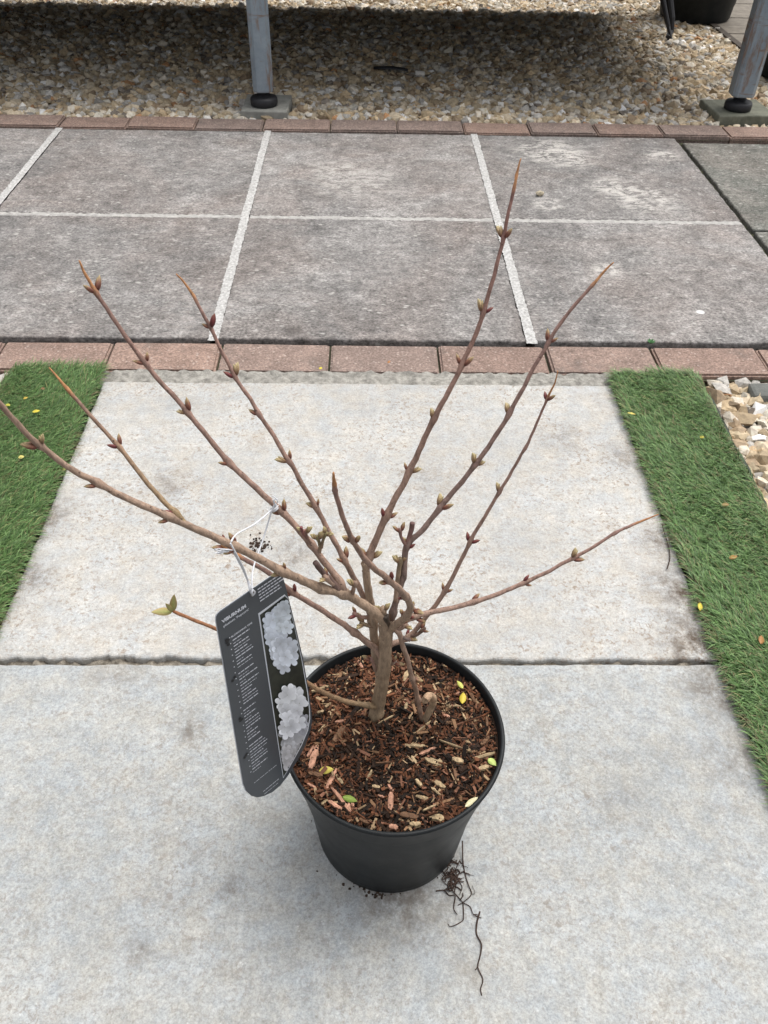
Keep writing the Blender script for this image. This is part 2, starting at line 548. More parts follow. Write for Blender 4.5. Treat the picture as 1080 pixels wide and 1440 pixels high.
def slab_mesh(name, x0, x1, y0, y1, top, th, m, rough=0.0015, chip=0.0, step=0.012, bev=0.003, chip_side=None, seed=0.0):
    """a flag with a slightly ragged outline and worn arris"""
    pts = []
    def side(ax, ay, bx, by, nx, ny, tagname):
        d = math.hypot(bx - ax, by - ay)
        k = max(4, int(d / step))
        for i in range(k):
            t = i / k
            x, y = ax + (bx - ax) * t, ay + (by - ay) * t
            off = rough * fbm(x, y, 40, seed)
            if chip and tagname == chip_side:
                lf = 1.0 if x < -.02 else max(.35, 1 - (x + .02) * 6)
                off -= lf * (chip * .35 + chip * max(0.0, fbm(x, y, 11, seed + 5) + 0.1) + chip * 0.5 * max(0, fbm(x, y, 60, seed + 9)))
            e = min(t, 1 - t) * d
            off *= min(1.0, max(0.0, (e - .004) / .03))
            pts.append((x + nx * off, y + ny * off))
    side(x0, y0, x1, y0, 0, -1, 'front')
    side(x1, y0, x1, y1, 1, 0, 'right')
    side(x1, y1, x0, y1, 0, 1, 'back')
    side(x0, y1, x0, y0, -1, 0, 'left')
    N = len(pts)
    cx, cy = (x0 + x1) / 2, (y0 + y1) / 2
    def inset(q, d):
        out = []
        for i, (x, y) in enumerate(q):
            dx, dy = q[(i + 1) % N][0] - q[i - 1][0], q[(i + 1) % N][1] - q[i - 1][1]
            l = math.hypot(dx, dy) or 1
            out.append((x - dy / l * d, y + dx / l * d))
        return out
    b = MB()
    rings = [(pts, top - th), (pts, top - bev), (inset(pts, bev * 0.35), top - bev * 0.35), (inset(pts, bev), top)]
    vs = [(x - cx, y - cy, z) for q, z in rings for x, y in q]
    fs = []
    for j in range(3):
        for i in range(N):
            k = (i + 1) % N
            fs.append((j * N + i, j * N + k, (j + 1) * N + k, (j + 1) * N + i))
    vs.append((0, 0, top))
    fs += [(3 * N + i, 3 * N + (i + 1) % N, 4 * N) for i in range(N)]
    b.add(vs, fs)
    me = b.mesh(name, m)
    return me, (cx, cy, 0)


def sheet(name, x0, x1, y0, y1, z, m, parent, step=0.01, amp=0.002, ns=60, seed=0.0, rag=0.0):
    nx, ny = max(2, int((x1 - x0) / step)), max(2, int((y1 - y0) / step))
    vs = [(x0 + (x1 - x0) * i / nx, y0 + (y1 - y0) * j / ny, 0) for j in range(ny + 1) for i in range(nx + 1)]
    vs = [(x + (rag * (fbm(x, y, 160, seed + 2) + .4 * fbm(x, y, 8, seed + 4)) if rag else 0), y, z + amp * fbm(x, y, ns, seed)) for x, y, _ in vs]
    fs = [(j * (nx + 1) + i, j * (nx + 1) + i + 1, (j + 1) * (nx + 1) + i + 1, (j + 1) * (nx + 1) + i) for j in range(ny) for i in range(nx)]
    b = MB()
    b.add(vs, fs)
    return b.build(name, m, parent, True)


# grey patio flags
patio = empty('patio_paving', (0, 2.0, 0))
tag(patio, kind='structure')
JW = 0.017
XJ = [-2.144, -1.527, -0.910, -0.293, 0.324, 0.941]
YR = [(1.412, 1.974), (1.991, 2.594)]
sd = 0
for i in range(len(XJ) - 1):
    for (ya, yb) in YR:
        sd += 1.7
        x0, x1 = XJ[i] + JW / 2 + random.uniform(-.001, .001), XJ[i + 1] - JW / 2 + random.uniform(-.001, .001)
        me, loc = slab_mesh('paving_slab', x0, x1, ya, yb, 0.0, 0.045, M_grey, 0.003, step=0.015, seed=sd)
        o = link('paving_slab', me, patio, loc)
        o.rotation_euler = (random.uniform(-.0015, .0015), random.uniform(-.0015, .0015), 0)
for (ya, yb) in ((1.40, 1.955), (1.966, 2.585)):
    sd += 1.7
    me, loc = slab_mesh('paving_slab', 0.957, 1.57, ya, yb, -0.010, 0.045, M_greyd, 0.003, step=0.015, seed=sd)
    link('paving_slab', me, patio, loc)
    sd += 1.7
    me, loc = slab_mesh('paving_slab', 1.58, 2.19, ya, yb, -0.010, 0.045, M_greyd, 0.003, step=0.015, seed=sd)
    link('paving_slab', me, patio, loc)
# pointing between the flags
for i, x in enumerate(XJ[1:-1]):
    sheet('mortar_joint', x - 0.0100, x + 0.0100, 1.4005, 2.600, 0.0012, M_mortar, patio, 0.0025, 0.0012, 110, i * 3.1, 0.0020)
for i in range(len(XJ) - 1):
    sheet('mortar_joint', XJ[i] + 0.0112, XJ[i + 1] - 0.0112, 1.9725, 1.9925, -0.0012, M_mortar_thin, patio, 0.004, 0.002, 90, 20 + i * 3.1)
sheet('mossy_joint', 0.930, 0.962, 1.39, 2.60, -0.022, M_moss, patio, 0.006, 0.004, 60, 41)
sheet('mossy_joint', 0.962, 2.2, 1.950, 1.972, -0.022, M_moss, patio, 0.006, 0.003, 60, 43)
sheet('mossy_joint', -2.2, 0.930, 1.396, 1.416, -0.016, M_moss, patio, 0.008, 0.004, 60, 45)
sheet('mossy_joint', -2.2, 2.2, 2.5905, 2.612, -0.020, M_moss, patio, 0.008, 0.003, 60, 47)
adopt(patio)


# brick edgings
def paver_mesh():
    import bmesh
    bm = bmesh.new()
    bmesh.ops.create_cube(bm, size=1.0)
    for v in bm.verts:
        v.co.x *= 0.2025
        v.co.y *= 0.098
        v.co.z = v.co.z * 0.06 - 0.03
    bmesh.ops.bevel(bm, geom=[e for e in bm.edges if e.verts[0].co.z > -0.01 and e.verts[1].co.z > -0.01], offset=0.004, segments=2, affect='EDGES')
    me = bpy.data.meshes.new('brick')
    bm.to_mesh(me)
    bm.free()
    me.materials.append(M_brick)
    return me


PAV = paver_mesh()
edging = empty('brick_edging', (0, 1.35, 0))
tag(edging, kind='structure')
for i in range(-8, 9):
    o = link('brick', PAV, edging, (-0.48 + 0.207 * i + 0.1035 + random.uniform(-.0012, .0012), 1.351 + random.uniform(-.002, .002), -0.003 + random.uniform(-.002, .0015)))
    o.rotation_euler = (random.uniform(-.008, .008), random.uniform(-.006, .006), random.uniform(-.006, .006))
sheet('mossy_joint', -2.2, 2.2, 1.298, 1.404, -0.014, M_moss, edging, 0.02, 0.002, 60, 51)
adopt(edging)
edging2 = empty('brick_edging', (0, 2.66, 0))
tag(edging2, kind='structure')
for i in range(-6, 17):
    o = link('brick', PAV, edging2, (-0.921 + 0.203 * i + 0.1015 + random.uniform(-.0008, .0008), 2.663 + random.uniform(-.002, .002), 0.001 + random.uniform(-.002, .002)))
    o.scale.x = .985
    o.rotation_euler = (random.uniform(-.008, .008), random.uniform(-.006, .006), random.uniform(-.005, .005))
sheet('mossy_joint', -2.2, 2.4, 2.612, 2.716, -0.012, M_moss, edging2, 0.02, 0.002, 60, 53)
adopt(edging2)

# pale concrete path
path = empty('concrete_path', (0, 0.64, 0))
tag(path, kind='structure')
me, loc = slab_mesh('concrete_slab', -0.469, 0.449, 0.6405, 1.260, 0.0, 0.045, M_pale1, 0.003, 0.0095, 0.004, 0.003, 'front', seed=3)
link('concrete_slab', me, path, loc)
me, loc = slab_mesh('concrete_slab', -0.472, 0.452, 0.02, 0.6350, 0.001, 0.045, M_pale2, 0.0016, 0.002, 0.005, 0.003, 'back', seed=8)
link('concrete_slab', me, path, loc)
sheet('crumbling_joint', -0.47, 0.45, 0.625, 0.668, -0.009, M_crumb, path, 0.003, 0.006, 70, 61)
sheet('mortar_bed', -0.60, 0.56, 1.2575, 1.3035, -0.004, M_ledge, path, 0.004, 0.006, 50, 63)
adopt(path)

# ------------------------------------------------------------------ gravel
ico_v = []
_p = (1 + 5 ** 0.5) / 2
for a, c_ in ((1, _p),):
    ico_v = [(-a, c_, 0), (a, c_, 0), (-a, -c_, 0), (a, -c_, 0), (0, -a, c_), (0, a, c_), (0, -a, -c_), (0, a, -c_), (c_, 0, -a), (c_, 0, a), (-c_, 0, -a), (-c_, 0, a)]
ICO = np.array(ico_v) / math.sqrt(1 + _p * _p)
ICOF = np.array([(0, 11, 5), (0, 5, 1), (0, 1, 7), (0, 7, 10), (0, 10, 11), (1, 5, 9), (5, 11, 4), (11, 10, 2), (10, 7, 6), (7, 1, 8), (3, 9, 4), (3, 4, 2), (3, 2, 6), (3, 6, 8), (3, 8, 9), (4, 9, 5), (2, 4, 11), (6, 2, 10), (8, 6, 7), (9, 8, 1)])
STONE_COLS = np.array([(.48, .40, .29), (.41, .33, .22), (.55, .49, .40), (.36, .28, .18), (.60, .57, .52), (.33, .31, .28), (.46, .35, .22), (.27, .20, .13), (.50, .46, .38), (.40, .22, .11), (.66, .65, .63), (.20, .17, .14)])
STONE_P = np.array([.17, .15, .15, .11, .07, .07, .10, .07, .08, .015, .025, .04])
STONE_P = STONE_P / STONE_P.sum()


def rot_mats(n, tilt=None):
    q = RNG.normal(size=(n, 4))
    q /= np.linalg.norm(q, axis=1)[:, None]
    w, x, y, z = q.T
    return np.stack([np.stack([1 - 2 * (y * y + z * z), 2 * (x * y - z * w), 2 * (x * z + y * w)], -1),
                     np.stack([2 * (x * y + z * w), 1 - 2 * (x * x + z * z), 2 * (y * z - x * w)], -1),
                     np.stack([2 * (x * z - y * w), 2 * (y * z + x * w), 1 - 2 * (x * x + y * y)], -1)], 1)


def stones(name, P, size, smin=0.7, smax=1.4, dark=None):
    n = len(P)
    V = np.repeat(ICO[None], n, 0) * RNG.uniform(0.6, 1.25, (n, 12, 1))
    V *= RNG.uniform(0.55, 1.25, (n, 1, 3))
    s = size * RNG.uniform(smin, smax, n) ** 1.3
    V *= s[:, None, None]
    V = np.einsum('nij,nkj->nki', rot_mats(n), V)
    V[:, :, 2] *= 0.8
    V += P[:, None, :]
    Fc = (ICOF[None] + (np.arange(n) * 12)[:, None, None]).reshape(-1, 3)
    ci = RNG.choice(len(STONE_COLS), n, p=STONE_P)
    C = STONE_COLS[ci] * RNG.uniform(0.72, 1.4, (n, 1))
    C = np.repeat(C[:, None, :], 12, 1).reshape(-1, 3)
    return np_mesh(name, V.reshape(-1, 3), Fc, C, M_gravel)


def gravel_patch(label, x0, x1, y0, y1, pitch, size, z, keep=None, layers=((0.0, 1.0), (0.35, 0.55))):
    pts = []
    for dz, fill in layers:
        nx, ny = int((x1 - x0) / pitch), int((y1 - y0) / pitch)
        gx, gyy = np.meshgrid(np.arange(nx), np.arange(ny))
        X = x0 + (gx.ravel() + RNG.uniform(0, 1, nx * ny)) * pitch
        Y = y0 + (gyy.ravel() + RNG.uniform(0, 1, nx * ny)) * pitch
        Z = z + dz * size + RNG.uniform(-.3, .3, nx * ny) * size
        k = RNG.random(nx * ny) < fill
        pts.append(np.stack([X, Y, Z], 1)[k])
    P = np.concatenate(pts)
    if keep is not None:
        P = P[keep(P)]
    o = link('gravel', stones('gravel', P, size))
    return tag(o, label, 'gravel', kind='stuff')


PADS = []
pa, pb_, pc = gz(338, 162), gz(410, 163), gz(412, 138)
PAD1 = ((pa.x + pb_.x) / 2, (pa.y + pc.y) / 2)
pf2 = gz(1040, 155, 0.02)
PAD2 = (pf2.x + 0.02, pf2.y + 0.02)


def keep_back(P):
    k = np.ones(len(P), bool)
    for (cx, cy), hx, hy in ((PAD1, .078, .085), (PAD2, .10, .09)):
        k &= ~((abs(P[:, 0] - cx) < hx) & (abs(P[:, 1] - cy) < hy))
    k &= ~((P[:, 0] > 1.50) & (P[:, 1] > 3.45))
    k &= P[:, 1] > 2.722
    return k


gravel_patch('deep bed of cream and tan gravel in shade under the raised platform', -2.3, 2.4, 2.70, 5.6, 0.0165, 0.0150, -0.014, keep_back)
gravel_patch('small patch of mixed cream gravel beside right-hand turf strip', 0.60, 1.5, 0.25, 1.296, 0.0155, 0.0140, -0.020)
gravel_patch('corner of cream gravel beside left-hand turf strip', -1.2, -0.615, 0.25, 1.296, 0.0155, 0.0140, -0.020)


# ------------------------------------------------------------------ artificial turf strips
def turf(x0, x1, y0, y1, label, comb, seed):
    """comb: mean lean direction of the pile"""
    rng = np.random.default_rng(seed)
    root = empty('turf_strip', ((x0 + x1) / 2, (y0 + y1) / 2, 0.0))
    tag(root, label, 'artificial turf', 'artificial turf strips along the path')

    def ragged(t, s):
        return 0.006 * fbm(t, s, 9, seed) + 0.003 * fbm(t, s, 45, seed + 3)
    # woven backing, corners rounded a little
    N = 60
    outl = []
    for i in range(N + 1):
        y = y0 + (y1 - y0) * i / N
        outl.append((x1 + ragged(y, 1) - max(0, y - (y1 - .05)) * .14, y))
    for i in range(12):
        t = (i + 1) / 13
        outl.append((x1 - .007 + (x0 - x1 + .014) * t, y1 + .004 * math.sin(9 * t)))
    for i in range(N + 1):
        y = y1 - (y1 - y0) * i / N
        outl.append((x0 + ragged(y, 4) + max(0, y - (y1 - .05)) * .14, y))
    bk = MB()
    m = len(outl)
    zb = -0.004
    bk.add([(x, y, zb) for x, y in outl] + [(x, y, zb + .0065) for x, y in outl],
           [tuple(reversed(range(m))), tuple(range(m, 2 * m))] + [(i, (i + 1) % m, m + (i + 1) % m, m + i) for i in range(m)], (.02, .03, .014))
    bk.build('backing', M_turf, root)
    # pile
    n = int((x1 - x0) * (y1 - y0) * 330000)
    X = rng.uniform(x0 + .002, x1 - .002, n)
    Y = rng.uniform(y0, y1 - .002, n)
    rg0 = np.array([ragged(y, 4) for y in np.linspace(y0, y1, 200)])
    rg1 = np.array([ragged(y, 1) for y in np.linspace(y0, y1, 200)])
    yi = ((Y - y0) / (y1 - y0) * 199).astype(int)
    corner = np.maximum(0, Y - (y1 - .05)) * .14
    k = (X > x0 + rg0[yi] + corner - .001) & (X < x1 + rg1[yi] - corner + .001)
    X, Y = X[k], Y[k]
    n = len(X)
    # tufts lean together
    fx = np.array([fbm(x, y, 7, seed + 11) for x, y in zip(X[::40], Y[::40])])
    lowf = np.interp(np.arange(n), np.arange(0, n, 40)[:len(fx)], fx)
    clump = np.sin(X * 90 + 3 * np.sin(Y * 31)) * np.sin(Y * 77 + 2 * np.sin(X * 43))
    ang = comb + 0.55 * clump + 0.5 * np.sin(X * 19 + Y * 11) * np.cos(Y * 8) + rng.normal(0, 0.5, n)
    lean = np.clip(rng.normal(1.0, 0.28, n), 0.2, 1.4)
    Ln = rng.uniform(.014, .027, n)
    wd = rng.uniform(.00032, .00065, n)
    dx, dy = np.cos(ang), np.sin(ang)
    base = np.stack([X, Y, np.full(n, 0.002)], 1)
    dirv = np.stack([dx, dy, np.zeros(n)], 1)
    side = np.stack([-dy, dx, np.zeros(n)], 1) * wd[:, None]
    up = np.array([0, 0, 1.0])
    lv = []
    for t, wf in ((0, 1.0), (.4, 1.0), (.75, .8), (1.0, .25)):
        a = lean * (0.45 + 0.75 * t)
        p = base + dirv * (Ln * t * np.sin(a))[:, None] + up * (Ln * t * np.cos(a) * 1.0)[:, None]
        p[:, 2] = np.maximum(p[:, 2], 0.003 + 0.002 * t)
        lv += [p - side * wf, p + side * wf]
    V = np.stack(lv, 1)                         # n, 8, 3
    q = np.array([(0, 1, 3, 2), (2, 3, 5, 4), (4, 5, 7, 6)])
    Fc = (q[None] + (np.arange(n) * 8)[:, None, None]).reshape(-1, 4)
    shades = np.array([(.118, .222, .064), (.152, .262, .084), (.085, .165, .050), (.205, .315, .118), (.125, .205, .088), (.27, .255, .11)])
    C = shades[rng.choice(6, n, p=[.3, .22, .2, .14, .09, .05])] * rng.uniform(.5, 1.35, (n, 1))
    tan = rng.random(n) < 0.035                 # curled thatch fibres
    C[tan] = (.26, .22, .12)
    edge = np.minimum(X - x0, x1 - X) < .010
    tn2 = edge & (rng.random(n) < .22)
    C[tn2] = np.array((.19, .16, .085)) * rng.uniform(.7, 1.2, (tn2.sum(), 1))
    C = np.repeat(C[:, None, :], 8, 1).reshape(-1, 3)
    o = link('turf_pile', np_mesh('turf_pile', V.reshape(-1, 3), Fc, C, M_turf), root)
    tag(o, kind='stuff')
    adopt(root)
    return root


turf(0.452, 0.618, 0.27, 1.298, 'green artificial turf strip on the right of the path', R_(165), 5)
turf(-0.648, -0.474, 0.27, 1.298, 'green artificial turf strip on the left of the path', R_(30), 9)

b = MB()
q = gz(1078, 545)
b.add([(0, 0, -.05), (.2, -.012, -.05), (.2, .05, -.05), (.004, .05, -.05), (.004, .004, .004), (.195, -.008, .006), (.196, .046, .006), (.008, .046, .004)],
      [(3, 2, 1, 0), (4, 5, 6, 7), (0, 1, 5, 4), (1, 2, 6, 5), (2, 3, 7, 6), (3, 0, 4, 7)])
b2 = b.build('edging_stone', M_stoneblock)
b2.location = (gz(1058, 560).x, gz(1058, 560).y, 0)
md = b2.modifiers.new('bevel', 'BEVEL')
md.width = 0.006
md.segments = 2
tag(b2, 'dark grey edging stone by the gravel right of turf strip', 'stone')

# ------------------------------------------------------------------ raised platform at the back
PLZ = 0.33
plat = empty('raised_platform', (0, 3.3, 0))
tag(plat, 'raised platform on grey rust-streaked steel legs standing over the gravel', 'platform')
PX0, PX1, PY0, PY1 = -4.0, 1.26, 2.82, 4.24
for y in (PY0 + .05, (PY0 + PY1) / 2, PY1 - .05):
    b = MB()
    b.box(PX0, PX1, y - .045, y + .045, PLZ, PLZ + .12)
    b.build('joist', M_joist, plat)
b = MB()
b.box(PX0, PX1 - .12, PY1 - .004, PY1 + .022, .05, PLZ - .002)
b.build('added_shade_board', M_joist, plat)  # unseen board, added to block the sky light from behind
b = MB()
shade_wedge = [(2.98, PLZ - .002), (2.98, .292), (3.86, .125), (4.22, .09), (4.22, PLZ - .002)]
b.add([(x, y, z) for x in (PX0 + .1, PX1 - .16) for y, z in shade_wedge], [(0, 1, 2, 3, 4), (9, 8, 7, 6, 5)] + [(i, 5 + i, 5 + (i + 1) % 5, (i + 1) % 5) for i in range(5)])
b.build('added_shade_wedge', M_joist, plat)  # unseen wedge, added and shaped to deepen the shade on the gravel
nb = 11
bw = (PY1 - PY0) / nb
for i in range(nb):
    b = MB()
    b.box(PX0 - .02, PX1 + .02, PY0 + i * bw + .003, PY0 + (i + 1) * bw - .003, PLZ + .123, PLZ + .15)
    b.build('deck_board', M_wood, plat)


def leg(x, y, yaw, w=0.062, padz=0.02):
    zb = padz + 0.043
    b = MB()
    h, c = w / 2, 0.012
    prof = [(h, -h + c), (h, h - c), (h - c, h), (-h + c, h), (-h, h - c), (-h, -h + c), (-h + c, -h), (h - c, -h)]
    ca, sa = math.cos(yaw), math.sin(yaw)
    P = [(x + px * ca - py * sa, y + px * sa + py * ca) for px, py in prof]
    zs = [zb, zb + .004, zb + .1, PLZ + .122]
    vs = []
    for j, z in enumerate(zs):
        f = 0.96 if j == 0 else 1.0
        vs += [(x + (a - x) * f, y + (c_ - y) * f, z) for a, c_ in P]
    fs = [(j * 8 + i, j * 8 + (i + 1) % 8, (j + 1) * 8 + (i + 1) % 8, (j + 1) * 8 + i) for j in range(3) for i in range(8)]
    fs += [tuple(reversed(range(8))), tuple(24 + i for i in range(8))]
    b.add(vs, fs)
    l = b.build('leg', M_steel, plat)
    f = MB()
    f.lathe([(.038, 0), (.042, .003), (.0425, .012), (.042, .020), (.039, .0245), (.022, .026), (.020, .033)], 32, (x, y, padz))
    f.build('rubber_foot', M_rubber, l, True)
    t = MB()
    t.lathe([(.012, .030), (.012, .035), (.018, .036), (.018, .041), (.010, .042), (.010, .056)], 16, (x, y, padz))
    t.build('screw_stem', M_rubber, l)


leg1 = gz(371, 150, 0.02)
leg(leg1.x, leg1.y + .018, R_(8))
leg2 = gz(1039, 156, 0.02)
leg(leg2.x, leg2.y + .018, R_(-4), 0.07)
adopt(plat)
PADS = [((leg1.x + .005, leg1.y + .045), .072, .085, M_pad, 'small grey concrete pad under the left steel leg', -0.02),
        ((leg2.x + .012, leg2.y + .04), .095, .085, M_padg, 'greenish concrete pad under the right steel leg', 0.06)]
for (cx, cy), hx, hy, m, lab, rz in PADS:
    me, loc = slab_mesh('concrete_pad', cx - hx, cx + hx, cy - hy, cy + hy, 0.0195, 0.06, m, 0.003, step=.01, bev=.004, seed=cx * 9)
    o = link('concrete_pad', me, None, loc)
    o.rotation_euler.z = rz
    tag(o, lab, 'paving pad', 'concrete pads under the platform legs')


# black tubs, cable and boards far right
def tub(c, r, h, label, taper=0.82):
    o = empty('plant_tub', (c[0], c[1], 0))
    tag(o, label, 'tub')
    b = MB()
    b.lathe([(r * taper * .97, 0), (r * taper, .006), (r * (taper + .03), .055), (r * (taper + .045), .06), (r, h - .03), (r + .012, h - .028), (r + .012, h), (r - .004, h), (r - .008, h - .04), (r * taper, .05)], 48, (c[0], c[1], 0.004))
    b.build('tub_wall', M_pot, o, True)
    s = MB()
    s.lathe([(r - .01, h - .06), (r - .01, h - .05)], 32, (c[0], c[1], 0))
    s.build('soil', M_ground, o)
    adopt(o)


tb = gz(990, 36, 0.0)
tub((tb.x, tb.y + .155, 0), .185, .30, 'large black plastic tub on gravel beyond the platform')
tb2 = gz(1083, 118, 0.0)
tub((tb2.x + .115, tb2.y + .12, 0), .15, .32, 'black tub half hidden behind the right steel leg', 0.85)
pts = [gy(927, -30, 3.86), gy(932, 0, 3.85), gy(936, 20, 3.83), gy(940, 38, 3.815), gz(944, 54, 0.004)]
ck = MB()
bz = [Vector(p) for p in pts]
ck.tube(bz, [.011, .011, .010, .008, .004], 10)
o = ck.build('black_cable', M_rubber)
tag(o, 'black cable hanging down to the gravel beside the black tub', 'cable')
ck = MB()
pts = [gy(938, -30, 3.90), gy(941, 0, 3.88), gy(944, 25, 3.86), gy(943, 45, 3.85), gz(939, 53, 0.006)]
ck.tube(pts, [.016, .016, .015, .013, .010], 10)
tag(ck.build('black_strap', M_rubber), 'flat black strap beside the cable, touching the gravel', 'strap')
deck = empty('timber_path', (1.9, 4.3, 0))
tag(deck, kind='structure')
for i in range(16):
    b = MB()
    b.box(1.515, 2.9, 3.46 + i * .145, 3.46 + i * .145 + .138, -.03, .002 + .001 * (i % 2))
    b.build('board', M_wood, deck)
b = MB()
b.box(1.485, 1.512, 3.46, 5.8, -.06, .006)
b.build('edge_board', M_joist, deck)
adopt(deck)
b = MB()
lp = gz(549, 99, 0.006)
for i in range(1):
    pts = [lp + Vector((-.06, .008, .004)), lp + Vector((-.03, .0, .008)), lp + Vector((0.01, -.004, .009)), lp + Vector((.05, -.012, .006)), lp + Vector((.062, -.014, .004))]
    vs, fs = [], []
    for j, p in enumerate(pts):
        w = (.004, .018, .022, .014, .004)[j]
        vs += [p + Vector((0, -w, 0)), p + Vector((0, 0, .006)), p + Vector((0, w, .001)), p + Vector((0, 0, -.004))]
    for j in range(4):
        fs += [(j * 4 + i, j * 4 + (i + 1) % 4, (j + 1) * 4 + (i + 1) % 4, (j + 1) * 4 + i) for i in range(4)]
    fs += [(3, 2, 1, 0), (16, 17, 18, 19)]
    b.add(vs, fs)
tag(b.build('dead_leaf', M_rubber, None, True), 'dark dead leaf lying on the shaded gravel', 'leaf')

# ------------------------------------------------------------------ plant pot
PC = Vector((0.0284, 0.4285, 0.0))
RT, RB, HP = 0.1025, 0.0765, 0.175
pot = empty('plant_pot', PC)
tag(pot, 'round black plastic nursery pot standing on the pale path slab', 'plant pot')
b = MB()
inner = RT - .0035
b.lathe([(RB - .003, .0), (RB, .0025), (RB + .0008, .012), (RT - .0130, HP - .036), (RT - .0124, HP - .0345), (RT - .0072, HP - .0318), (RT - .0062, HP - .030), (RT - .0038, HP - .0075), (RT - .0026, HP - .0062),
         (RT - .0005, HP - .0045), (RT, HP - .002), (RT - .001, HP), (inner, HP), (inner - .0006, HP - .002), (inner - .004, HP - .03), (RB - .004, .006)], 96, PC, close=False)
b.build('pot_wall', M_pot, pot, True)
b = MB()
b.lathe([(RB - .003, .0012), (RB - .003, .0058)], 64, PC)
b.build('pot_base', M_pot, pot)
adopt(pot)

# compost
SZ = HP - 0.0095


def soil_h(x, y):
    dx, dy = x - PC.x, y - PC.y
    r = math.hypot(dx, dy) / RT
    return SZ + .004 * fbm(x, y, 28, 2.0) + .002 * fbm(x, y, 120, 4.0) + .004 * math.exp(-(((x - .012) ** 2 + (y - .45) ** 2) / .0009)) - .003 * r * r


RS = inner - .0018
V, Fq, Cc = [], [], []
NR, NA = 60, 160
for j in range(NR + 1):
    r = RS * j / NR
    for i in range(NA):
        a = 2 * math.pi * i / NA
        x, y = PC.x + r * math.cos(a), PC.y + r * math.sin(a)
        V.append((x, y, soil_h(x, y)))
        t = 0.5 + 0.5 * fbm(x, y, 14, 7)
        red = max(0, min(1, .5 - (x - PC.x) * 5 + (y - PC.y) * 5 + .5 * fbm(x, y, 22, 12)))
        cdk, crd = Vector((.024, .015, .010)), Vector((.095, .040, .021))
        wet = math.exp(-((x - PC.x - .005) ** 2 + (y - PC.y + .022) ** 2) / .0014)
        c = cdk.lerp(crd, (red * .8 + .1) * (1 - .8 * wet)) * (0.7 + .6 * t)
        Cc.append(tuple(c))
for j in range(NR):
    for i in range(NA):
        k = (i + 1) % NA
        Fq.append((j * NA + i, (j + 1) * NA + i, (j + 1) * NA + k, j * NA + k))
Vs, Fs, Cs = [np.array(V)], [np.array(Fq)], [np.array(Cc)]
off = len(V)
# loose fibre and crumbs
NF = 6200
pal = np.array([(.030, .017, .011), (.088, .037, .019), (.155, .063, .031), (.21, .12, .065), (.36, .25, .145), (.22, .105, .065), (.016, .011, .008)])
cube = np.array([(x, y, z) for z in (-1, 1) for y in (-1, 1) for x in (-1, 1)], float)
cubef = np.array([(0, 2, 3, 1), (4, 5, 7, 6), (0, 1, 5, 4), (2, 6, 7, 3), (0, 4, 6, 2), (1, 3, 7, 5)])
for i in range(NF):
    r = RS * .985 * math.sqrt(RNG.random())
    a = RNG.uniform(0, 2 * math.pi)
    x, y = PC.x + r * math.cos(a), PC.y + r * math.sin(a)
    l = RNG.gamma(1.5, .0018) + .0008
    if r + l > RS * .99:
        l = max(.0008, RS * .99 - r)
    w = RNG.uniform(.00035, .0012) * (1 + 75 * l)
    th = RNG.uniform(.0002, .0007)
    az, tl = RNG.uniform(0, 2 * math.pi), RNG.normal(0, .38)
    ex = np.array([math.cos(az) * math.cos(tl), math.sin(az) * math.cos(tl), math.sin(tl)])
    ey = np.array([-math.sin(az), math.cos(az), RNG.normal(0, .3)])
    ez = np.cross(ex, ey)
    taper = np.where(cube[:, 0] > 0, RNG.uniform(.3, 1), RNG.uniform(.5, 1))
    P = cube[:, :1] * l * ex + (cube[:, 1:2] * w * taper[:, None]) * ey + cube[:, 2:] * th * ez
    P += np.array([x, y, soil_h(x, y) + RNG.uniform(0, .0034) ])
    Vs.append(P)
    Fs.append(cubef + off)
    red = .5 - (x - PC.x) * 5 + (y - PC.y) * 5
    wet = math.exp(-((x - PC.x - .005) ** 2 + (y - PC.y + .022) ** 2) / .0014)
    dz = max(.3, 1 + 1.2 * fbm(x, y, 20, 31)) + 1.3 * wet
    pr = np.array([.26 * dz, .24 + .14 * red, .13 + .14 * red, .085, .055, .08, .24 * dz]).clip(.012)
    c = pal[RNG.choice(7, p=pr / pr.sum())] * RNG.uniform(.75, 1.2)
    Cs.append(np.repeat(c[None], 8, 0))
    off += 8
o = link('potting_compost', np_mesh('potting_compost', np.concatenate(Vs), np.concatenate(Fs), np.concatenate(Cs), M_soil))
tag(o, 'dark red-brown bark compost filling the black pot', 'compost', kind='stuff')

